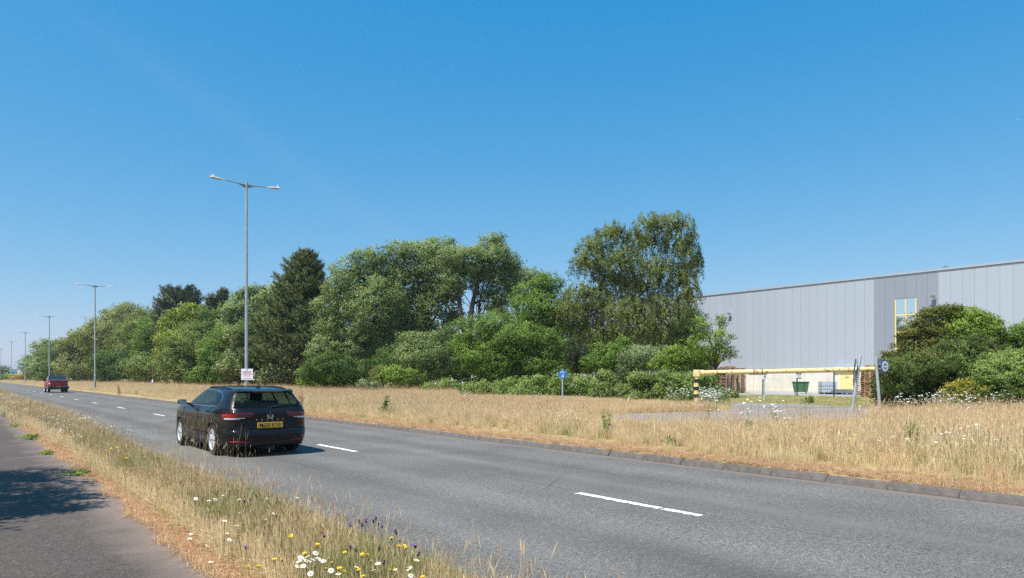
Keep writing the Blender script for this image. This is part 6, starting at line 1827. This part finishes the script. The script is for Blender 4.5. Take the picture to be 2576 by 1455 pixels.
    for i in range(2):
        nm[30 + i] = 'tail_light'; mt[30 + i] = M['tail']; nm[32 + i] = 'reversing_light'; mt[32 + i] = M['clear']; nm[34 + i] = 'brake_light'; mt[34 + i] = M['tail_bright']
    N_ = 36
    split_shell(g, cls2, [nm.get(i, 'x') for i in range(N_)], [mt.get(i, M['gloss']) for i in range(N_)], o)
    # underside, arch liners
    m = MB(); m.box((2.35, 0, .22), (4.2, 1.5, .04))
    for xc in (WR, WF):
        for sg in (-1, 1):
            n = 20; vs = []
            for yy_ in (.52, .885):
                for k_ in range(n + 1):
                    a = math.pi * (-.10 + 1.20 * k_ / n); vs.append((xc + (AR + .002) * math.cos(a), sg * yy_, WZ + (AR + .002) * math.sin(a)))
            m.add(vs, [(k_, k_ + 1, n + 2 + k_, n + 1 + k_) for k_ in range(n)])
            m.add([(xc + (AR + .01) * math.cos(6.283 * k_ / 24), sg * .52, WZ + (AR + .01) * math.sin(6.283 * k_ / 24)) for k_ in range(24)], [tuple(range(24))])
    m.build('underbody', M['plastic'], o)
    for xc in (WR, WF):
        for sg in (-1, 1): make_wheel(o, (xc, sg * .895, WZ), sg, .328, .21, M['alloy'])
    # surface helpers
    def at(x, z, y0=1):
        """outer skin point on the left/right side"""
        s = g[:, :g.shape[1] // 2].reshape(-1, 3); d = (s[:, 0] - x) ** 2 + (s[:, 2] - z) ** 2 + np.where(s[:, 1] < .35, 9, 0)
        p = s[np.argmin(d)]; return Vector((x, p[1] * y0, z))
    def rear_x(y, z):
        s = g.reshape(-1, 3); s = s[s[:, 0] < .8]; d = (s[:, 1] - y) ** 2 + (s[:, 2] - z) ** 2
        return s[np.argmin(d)][0]
    for sg in (1, -1):
        m = MB()
        pts = [at(x, z, sg) + Vector((0, sg * .006, 0)) for x, z in [(3.36, 1.03), (2.6, 1.032), (1.9, 1.034), (1.3, 1.036), (.88, 1.046), (.74, 1.085), (.70, 1.15), (.78, 1.26), (1.0, 1.335), (1.5, 1.376), (2.2, 1.386), (2.62, 1.366), (2.95, 1.26)]]
        m.tube(pts, .009, 6); m.build('window_trim', M['chrome'], o)
        m = MB()
        rail = [(.66, 1.385, 0), (.76, 1.418, .0), (1.0, 1.443, 0), (1.6, 1.463, 0), (2.1, 1.462, 0), (2.42, 1.430, 0)]
        pts = [Vector((x, sg * (.575 if x > .8 else .56), z - .012)) for x, z, _ in rail]
        m.tube(pts, [.010, .014, .014, .014, .014, .010], 8); m.build('roof_rail', M['gloss'], o)
        m = MB(); p = at(3.06, 1.03, sg)
        m.tube([p + Vector((0, -sg * .03, .0)), p + Vector((-.02, sg * .10, .02))], .022, 8)
        mir = m.build('mirror', M['car_black'], o)
        m = MB(); c = p + Vector((-.02, sg * .17, .055)); m.box(c, (.11, .19, .115)); mb = m.build('mirror_shell', M['car_black'], mir, bevel=.04)
        m = MB(); m.box(c + Vector((-.068, 0, .005)), (.006, .165, .095)); m.build('mirror_glass', M['chrome'], mir)
        for hx in (2.22, 1.36):
            m = MB(); p = at(hx, .93, sg); m.tube([p + Vector((-.10, sg * -.002, 0)), p + Vector((-.07, sg * .026, 0)), p + Vector((.07, sg * .026, 0)), p + Vector((.10, sg * -.002, 0))], .015, 6); m.build('door_handle', M['car_black'], o)
        m = MB()
        for line in ([(3.33, 1.0), (3.36, .8), (3.30, .55), (3.25, .34)], [(2.10, 1.02), (2.11, .7), (2.09, .34)], [(1.16, 1.03), (1.13, .85), (1.18, .72)], [(3.25, .335), (2.4, .325), (1.46, .335)], [(1.40, .50), (1.46, .335)]):
            q = []
            for (xa, za), (xb, zb) in zip(line[:-1], line[1:]):
                for s in np.linspace(0, 1, 6)[:-1]: q.append(at(xa + (xb - xa) * s, za + (zb - za) * s, sg))
            q.append(at(*line[-1], sg)); m.tube(q, .0045, 4)
        m.build('shut_line', M['ink'], o)
        m = MB(); q = [at(x, .30, sg) + Vector((0, sg * .004, 0)) for x in np.linspace(1.44, 3.40, 10)]; m.tube(q, .012, 6); m.build('sill_trim', M['plastic'], o)
        m = MB()
        q = [Vector((rear_x(sg * y, .33) - .006, sg * y, .325)) for y in np.linspace(.42, .76, 8)]; m.tube(q, .017, 6); m.build('reflector', M['reflect'], o)
    # tailgate shut line, spoiler, wiper, badge, plate, letters
    m = MB()
    for sg in (1, -1):
        q = [Vector((rear_x(sg * y, z) - .001, sg * y, z)) for y, z in [(.70, .98), (.66, .93), (.64, .80), (.62, .66), (.54, .575)]]; m.tube(q, .004, 4)
    q = [Vector((rear_x(y, .572) - .001, y, .572)) for y in np.linspace(-.54, .54, 12)]; m.tube(q, .005, 4)
    m.build('tailgate_gap', M['ink'], o)
    m = MB(); ys = np.linspace(-.58, .58, 13); vs = []
    for y in ys:
        f = 1 - (y / .60) ** 4
        vs += [(.44, y, 1.405), (.215 + .10 * (y / .58) ** 2, y, 1.372 - .02 * (1 - f)), (.23 + .10 * (y / .58) ** 2, y, 1.345), (.42, y, 1.345)]
    fs = []
    for i in range(12):
        for k_ in range(4): fs.append((i * 4 + k_, i * 4 + (k_ + 1) % 4, i * 4 + 4 + (k_ + 1) % 4, i * 4 + 4 + k_))
    fs += [(0, 1, 2, 3), (51, 50, 49, 48)]; m.add(vs, fs); sp = m.build('roof_spoiler', M['car_black'], o, smooth=True, auto=40)
    m = MB(); m.box((.219, 0, 1.357), (.02, .62, .018)); m.build('high_brake_light', M['tail'], sp)
    rx = lambda y, z: rear_x(y, z)
    m = MB(); z = 1.03; m.tube([(rx(0, z) - .02, -.02, z), (rx(-.3, z + .03) - .02, -.33, z + .035)], [.018, .010], 6); m.box((rx(0, 1.02) - .015, -.01, 1.02), (.03, .10, .05)); m.build('rear_wiper', M['plastic'], o)
    bx, bz = rx(0, .845) - .006, .850
    m = MB(); r0 = .058
    m.tube([(bx, r0 * math.cos(a), bz + r0 * math.sin(a)) for a in np.linspace(0, 6.2832, 25)], .0075, 6)
    for pts in ([(.020, .052), (0, .004), (-.020, .052)], [(.050, .022), (.024, -.048), (0, .000), (-.024, -.048), (-.050, .022)]):
        m.tube([(bx, -a, bz + b) for a, b in pts], .0065, 5)
    m.build('badge', M['chrome'], o)
    m = MB(); m.disc((bx + .004, 0, bz), (-1, 0, 0), r0, 24, .006); m.build('badge_back', M['gloss'], o)
    for i, ch in enumerate('PASSAT'):
        y = .27 - i * .108
        text(ch, .036, M['chrome'], o, (rx(y, .765) - .006, y, .752), (0, -1, 0), (0, 0, 1), 'letter')
    px_, pz_ = rx(0, .655) - .022, .655
    m = MB(); m.box((px_, 0, pz_), (.012, .525, .118)); pl = m.build('number_plate', M['plate'], o, bevel=.004)
    text('MJ20 KYE', .078, M['ink'], pl, (px_ - .008, 0, pz_ - .039), (0, -1, 0), (0, 0, 1), 'plate_letters', .44, off=.012)
    m = MB(); m.add([(rx(0, .575) - .004, y, z) for y, z in [(.40, .585), (-.40, .585)]] + [(rx(0, .73) - .004, y, z) for y, z in [(-.47, .735), (.47, .735)]], [(0, 1, 2, 3)]); m.build('painted_recess', M['gloss'], o)  # flat dark panel painted in for the recess shade; nothing is hollowed
    # antenna
    m = MB(); m.add([(.74, .018, 1.44), (.98, .022, 1.455), (.98, -.022, 1.455), (.74, -.018, 1.44), (.755, 0, 1.515), (.82, 0, 1.505)], [(0, 4, 5, 1), (3, 2, 5, 4), (0, 3, 4), (1, 5, 2)]); m.build('roof_antenna', M['car_black'], o)
    # cabin
    m = MB()
    for sg in (1, -1):
        m.box((2.25, sg * .37, .80), (.16, .50, .62), M=Matrix.Rotation(-.22, 3, 'Y')); m.box((2.12, sg * .37, 1.20), (.10, .27, .19), M=Matrix.Rotation(-.15, 3, 'Y'))
        m.box((2.13, sg * .37, 1.08), (.03, .12, .1))
    m.build('front_seat', M['seat'], o, bevel=.03)
    m = MB(); m.box((1.25, 0, .76), (.18, 1.30, .56), M=Matrix.Rotation(-.25, 3, 'Y'))
    for y in (-.42, 0, .42): m.box((1.14, y, 1.07), (.09, .25, .13))
    m.build('rear_seat', M['seat'], o, bevel=.03)
    m = MB(); m.box((3.2, 0, .88), (.55, 1.45, .22)); m.box((1.0, 0, .50), (1.6, 1.3, .04)); m.box((2.4, 0, .45), (3.0, 1.5, .04)); m.box((.75, 0, .97), (.85, 1.2, .02)); m.build('cabin_floor', M['dash'], o)
    m = MB(); m.tube([(2.86 + .07 * math.sin(a), -.37 + .18 * math.cos(a), .97 + .17 * math.sin(a)) for a in np.linspace(0, 6.283, 21)], .014, 6); m.build('steering_wheel', M['dash'], o)
    p = P(ls, lt)
    o.location = (p.x - DX * WR * LX, p.y - DY * WR * LX, 0.004)
    o.scale = (LX, 1.0, .975)
    return o
estate()
# --- red pickup in the farther lane
def pickup():
    o = empty('pickup_truck', (0, 0, 0), CAR_ANG, 'red double cab pickup with a black rear bumper driving away on the left', 'pickup')
    rows = [(.50, .06, 5.20, .86, 10), (.56, .03, 5.28, .91, 10), (.80, .0, 5.30, .925, 10), (1.10, .01, 5.25, .93, 10), (1.26, .02, 5.1, .915, 10), (1.32, .04, 4.9, .90, 10), (1.335, .10, 4.6, .84, 8), (1.336, .5, 4.0, .4, 6), (1.336, 1.2, 3.5, .02, 4)]
    g = shell(rows, 5, 240, lambda X: 1 - .08 * np.clip((X - 4.1) / 1.2, 0, 1) ** 2, lambda z, X, Y: z - .16 * np.clip(z - .9, 0, .45) / .45 * np.clip((X - 3.9) / 1.2, 0, 1) - 0 * X)
    WR, WF, WZ, AR = 1.15, 4.35, .38, .45
    def cls(c, n_):
        k = np.zeros(len(c), int); x, y, z = c[:, 0], np.abs(c[:, 1]), c[:, 2]
        k[((np.hypot(x - WR, z - WZ) < AR) | (np.hypot(x - WF, z - WZ) < AR)) & (y > .5)] = 99
        k[(x < .12) & (y > .72) & (z > .86) & (z < 1.20)] = 1 
        m1 = (x < .12) & (y > .72) & (z > .92) & (z < 1.04); k[m1] = 2
        return k
    split_shell(g, cls, ['body', 'tail_light', 'reversing_light'], [M['car_red'], M['tail'], M['clear']], o)
    rows = [(1.30, 1.55, 4.05, .80, 9), (1.45, 1.70, 3.85, .77, 9), (1.66, 1.90, 3.50, .705, 9), (1.74, 2.0, 3.35, .66, 8), (1.79, 2.2, 3.2, .55, 6), (1.81, 2.5, 3.0, .02, 4)]
    g2 = shell(rows, 5, 160, lambda X: X * 0 + 1, lambda z, X, Y: z + 0 * X)
    def cls2(c, n_):
        k = np.zeros(len(c), int); x, y, z = c[:, 0], np.abs(c[:, 1]), c[:, 2]
        k[(z > 1.35) & (z < 1.69) & ((np.abs(n_[:, 0]) > .4) & (y < .62) | (np.abs(n_[:, 1]) > .5) & (np.abs(x - 2.75) > .06) & (x > 1.95) & (x < 3.55))] = 1
        k[(k == 0) & (z > 1.72)] = 2
        return k
    split_shell(g2, cls2, ['cab', 'window', 'roof'], [M['car_red'], M['privacy'], M['cover']], o)  # roof colour darkened to stand for sky reflection on red paint
    m = MB(); m.box((.03, 0, 1.345), (.05, 1.62, .035)); m.build('tailgate_trim', M['chrome'], o)
    # dark load cover rising to the cab
    m = MB(); m.hexa([(.12, -.80, 1.335), (1.7, -.80, 1.335), (1.7, .80, 1.335), (.12, .80, 1.335)], [(.30, -.72, 1.40), (1.72, -.70, 1.74), (1.72, .70, 1.74), (.30, .72, 1.40)]); 
    m.build('load_cover', M['cover'], o, bevel=.05)
    m = MB()
    for sg in (1, -1): m.tube([(.50, sg * .80, 1.36), (1.0, sg * .77, 1.58), (1.75, sg * .70, 1.78), (2.1, sg * .66, 1.80)], .03, 8)
    m.build('sports_bar', M['gloss'], o)
    m = MB()
    q = [Vector((-.008, y, z)) for y, z in [(-.70, .74), (-.70, 1.28)]]; m.tube(q, .006, 4)
    q = [Vector((-.008, y, z)) for y, z in [(.70, .74), (.70, 1.28)]]; m.tube(q, .006, 4)
    q = [Vector((-.004, y, .73)) for y in (-.7, .7)]; m.tube(q, .006, 4); m.build('tailgate_gap', M['ink'], o)
    m = MB(); m.box((-.012, 0, 1.10), (.03, .26, .06)); m.build('tailgate_handle', M['gloss'], o, bevel=.01)
    m = MB(); m.tube([(-.015, .11 * math.cos(a) - .0, .965 + .045 * math.sin(a)) for a in np.linspace(0, 6.2832, 17)], .008, 5); m.build('badge', M['chrome'], o)
    m = MB(); m.prism([(-.94, .36), (.94, .36), (.92, .70), (.52, .70), (.40, .58), (-.40, .58), (-.52, .70), (-.92, .70)], (0, 1, 0), (0, 0, 1), (-.14, 0, 0), .22); m.build('bumper', M['plastic'], o)
    m = MB()
    m.tube([(-.15, -.92, .705), (-.15, -.52, .705), (-.15, -.40, .59)], .016, 5); m.tube([(-.15, .92, .705), (-.15, .52, .705), (-.15, .40, .59)], .016, 5); m.build('bumper_step', M['chrome'], o)
    m = MB(); m.box((-.15, 0, .66), (.02, .52, .115)); pl = m.build('number_plate', M['plate'], o)
    m = MB()
    for i in range(7):
        if i != 4: m.box((-.163, .20 - i * .066, .66), (.004, .042, .07))
    m.build('plate_letters', M['ink'], pl)
    m = MB(); m.box((.1, 0, .40), (.2, .10, .10)); m.tube([(-.18, 0, .42), (.05, 0, .42)], .03, 8); m.disc((-.17, 0, .47), (0, 0, 1), .03, 10, .06); m.build('tow_bar', M['galv'], o)
    m = MB(); m.box((2.7, 0, .46), (4.6, 1.3, .2)); m.tube([(1.15, -.8, .38), (1.15, .8, .38)], .06, 8)
    for xc in (WR, WF):
        for sg in (-1, 1):
            n = 14; vs = []
            for yy_ in (.50, .90):
                for k_ in range(n + 1):
                    a = math.pi * k_ / n; vs.append((xc + AR * math.cos(a), sg * yy_, WZ + AR * math.sin(a)))
            m.add(vs, [(k_, k_ + 1, n + 2 + k_, n + 1 + k_) for k_ in range(n)])
    m.build('underbody', M['plastic'], o)
    for xc in (WR, WF):
        for sg in (-1, 1): make_wheel(o, (xc, sg * .91, WZ), sg, .385, .26, M['alloy'], 6)
    for sg in (-1, 1):
        m = MB(); m.box((3.45, sg * 1.0, 1.33), (.14, .24, .22)); mr = m.build('mirror', M['gloss'], o, bevel=.04)
        m = MB(); m.tube([(3.47, sg * .80, 1.27), (3.46, sg * .95, 1.28)], .03, 6); m.build('mirror_arm', M['gloss'], mr)
        m = MB(); m.box((2.7, sg * .93, .47), (1.7, .10, .05)); m.build('side_step', M['chrome'], o)
        for hx in (2.95, 2.05):
            m = MB(); m.tube([(hx - .1, sg * .935, 1.14), (hx + .1, sg * .935, 1.14)], .018, 6); m.build('door_handle', M['chrome'], o)
        m = MB()
        for line in ([(3.75, 1.28), (3.75, .6)], [(2.75, 1.3), (2.75, .58)], [(1.75, 1.3), (1.75, .95)], [(1.62, 1.33), (1.62, .55)]):
            m.tube([(x, sg * .932, z) for x, z in line], .006, 4)
        m.build('shut_line', M['ink'], o)
    pL, pR = G(122.5, 988.3), G(165.5, 987.3)
    c = (pL + pR) / 2
    o.location = (c.x - DX * WR, c.y - DY * WR, .004)
    return o
pickup()

# ------------------------------------------------------------------ thin summer haze
hm = bpy.data.materials.new('haze'); hm.use_nodes = True
for n_ in list(hm.node_tree.nodes): hm.node_tree.nodes.remove(n_)
pv = hm.node_tree.nodes.new('ShaderNodeVolumePrincipled'); ho = hm.node_tree.nodes.new('ShaderNodeOutputMaterial')
pv.inputs['Color'].default_value = (0.86, 0.92, 1.0, 1); pv.inputs['Density'].default_value = 0.0002; pv.inputs['Anisotropy'].default_value = 0.2
hm.node_tree.links.new(pv.outputs[0], ho.inputs['Volume'])
m = MB(); m.box((0, 0, 25.5), (18400, 18400, 53.5)); hz_ = m.build('haze', hm); tag(hz_, 'thin pale summer haze over the whole place', kind='stuff')
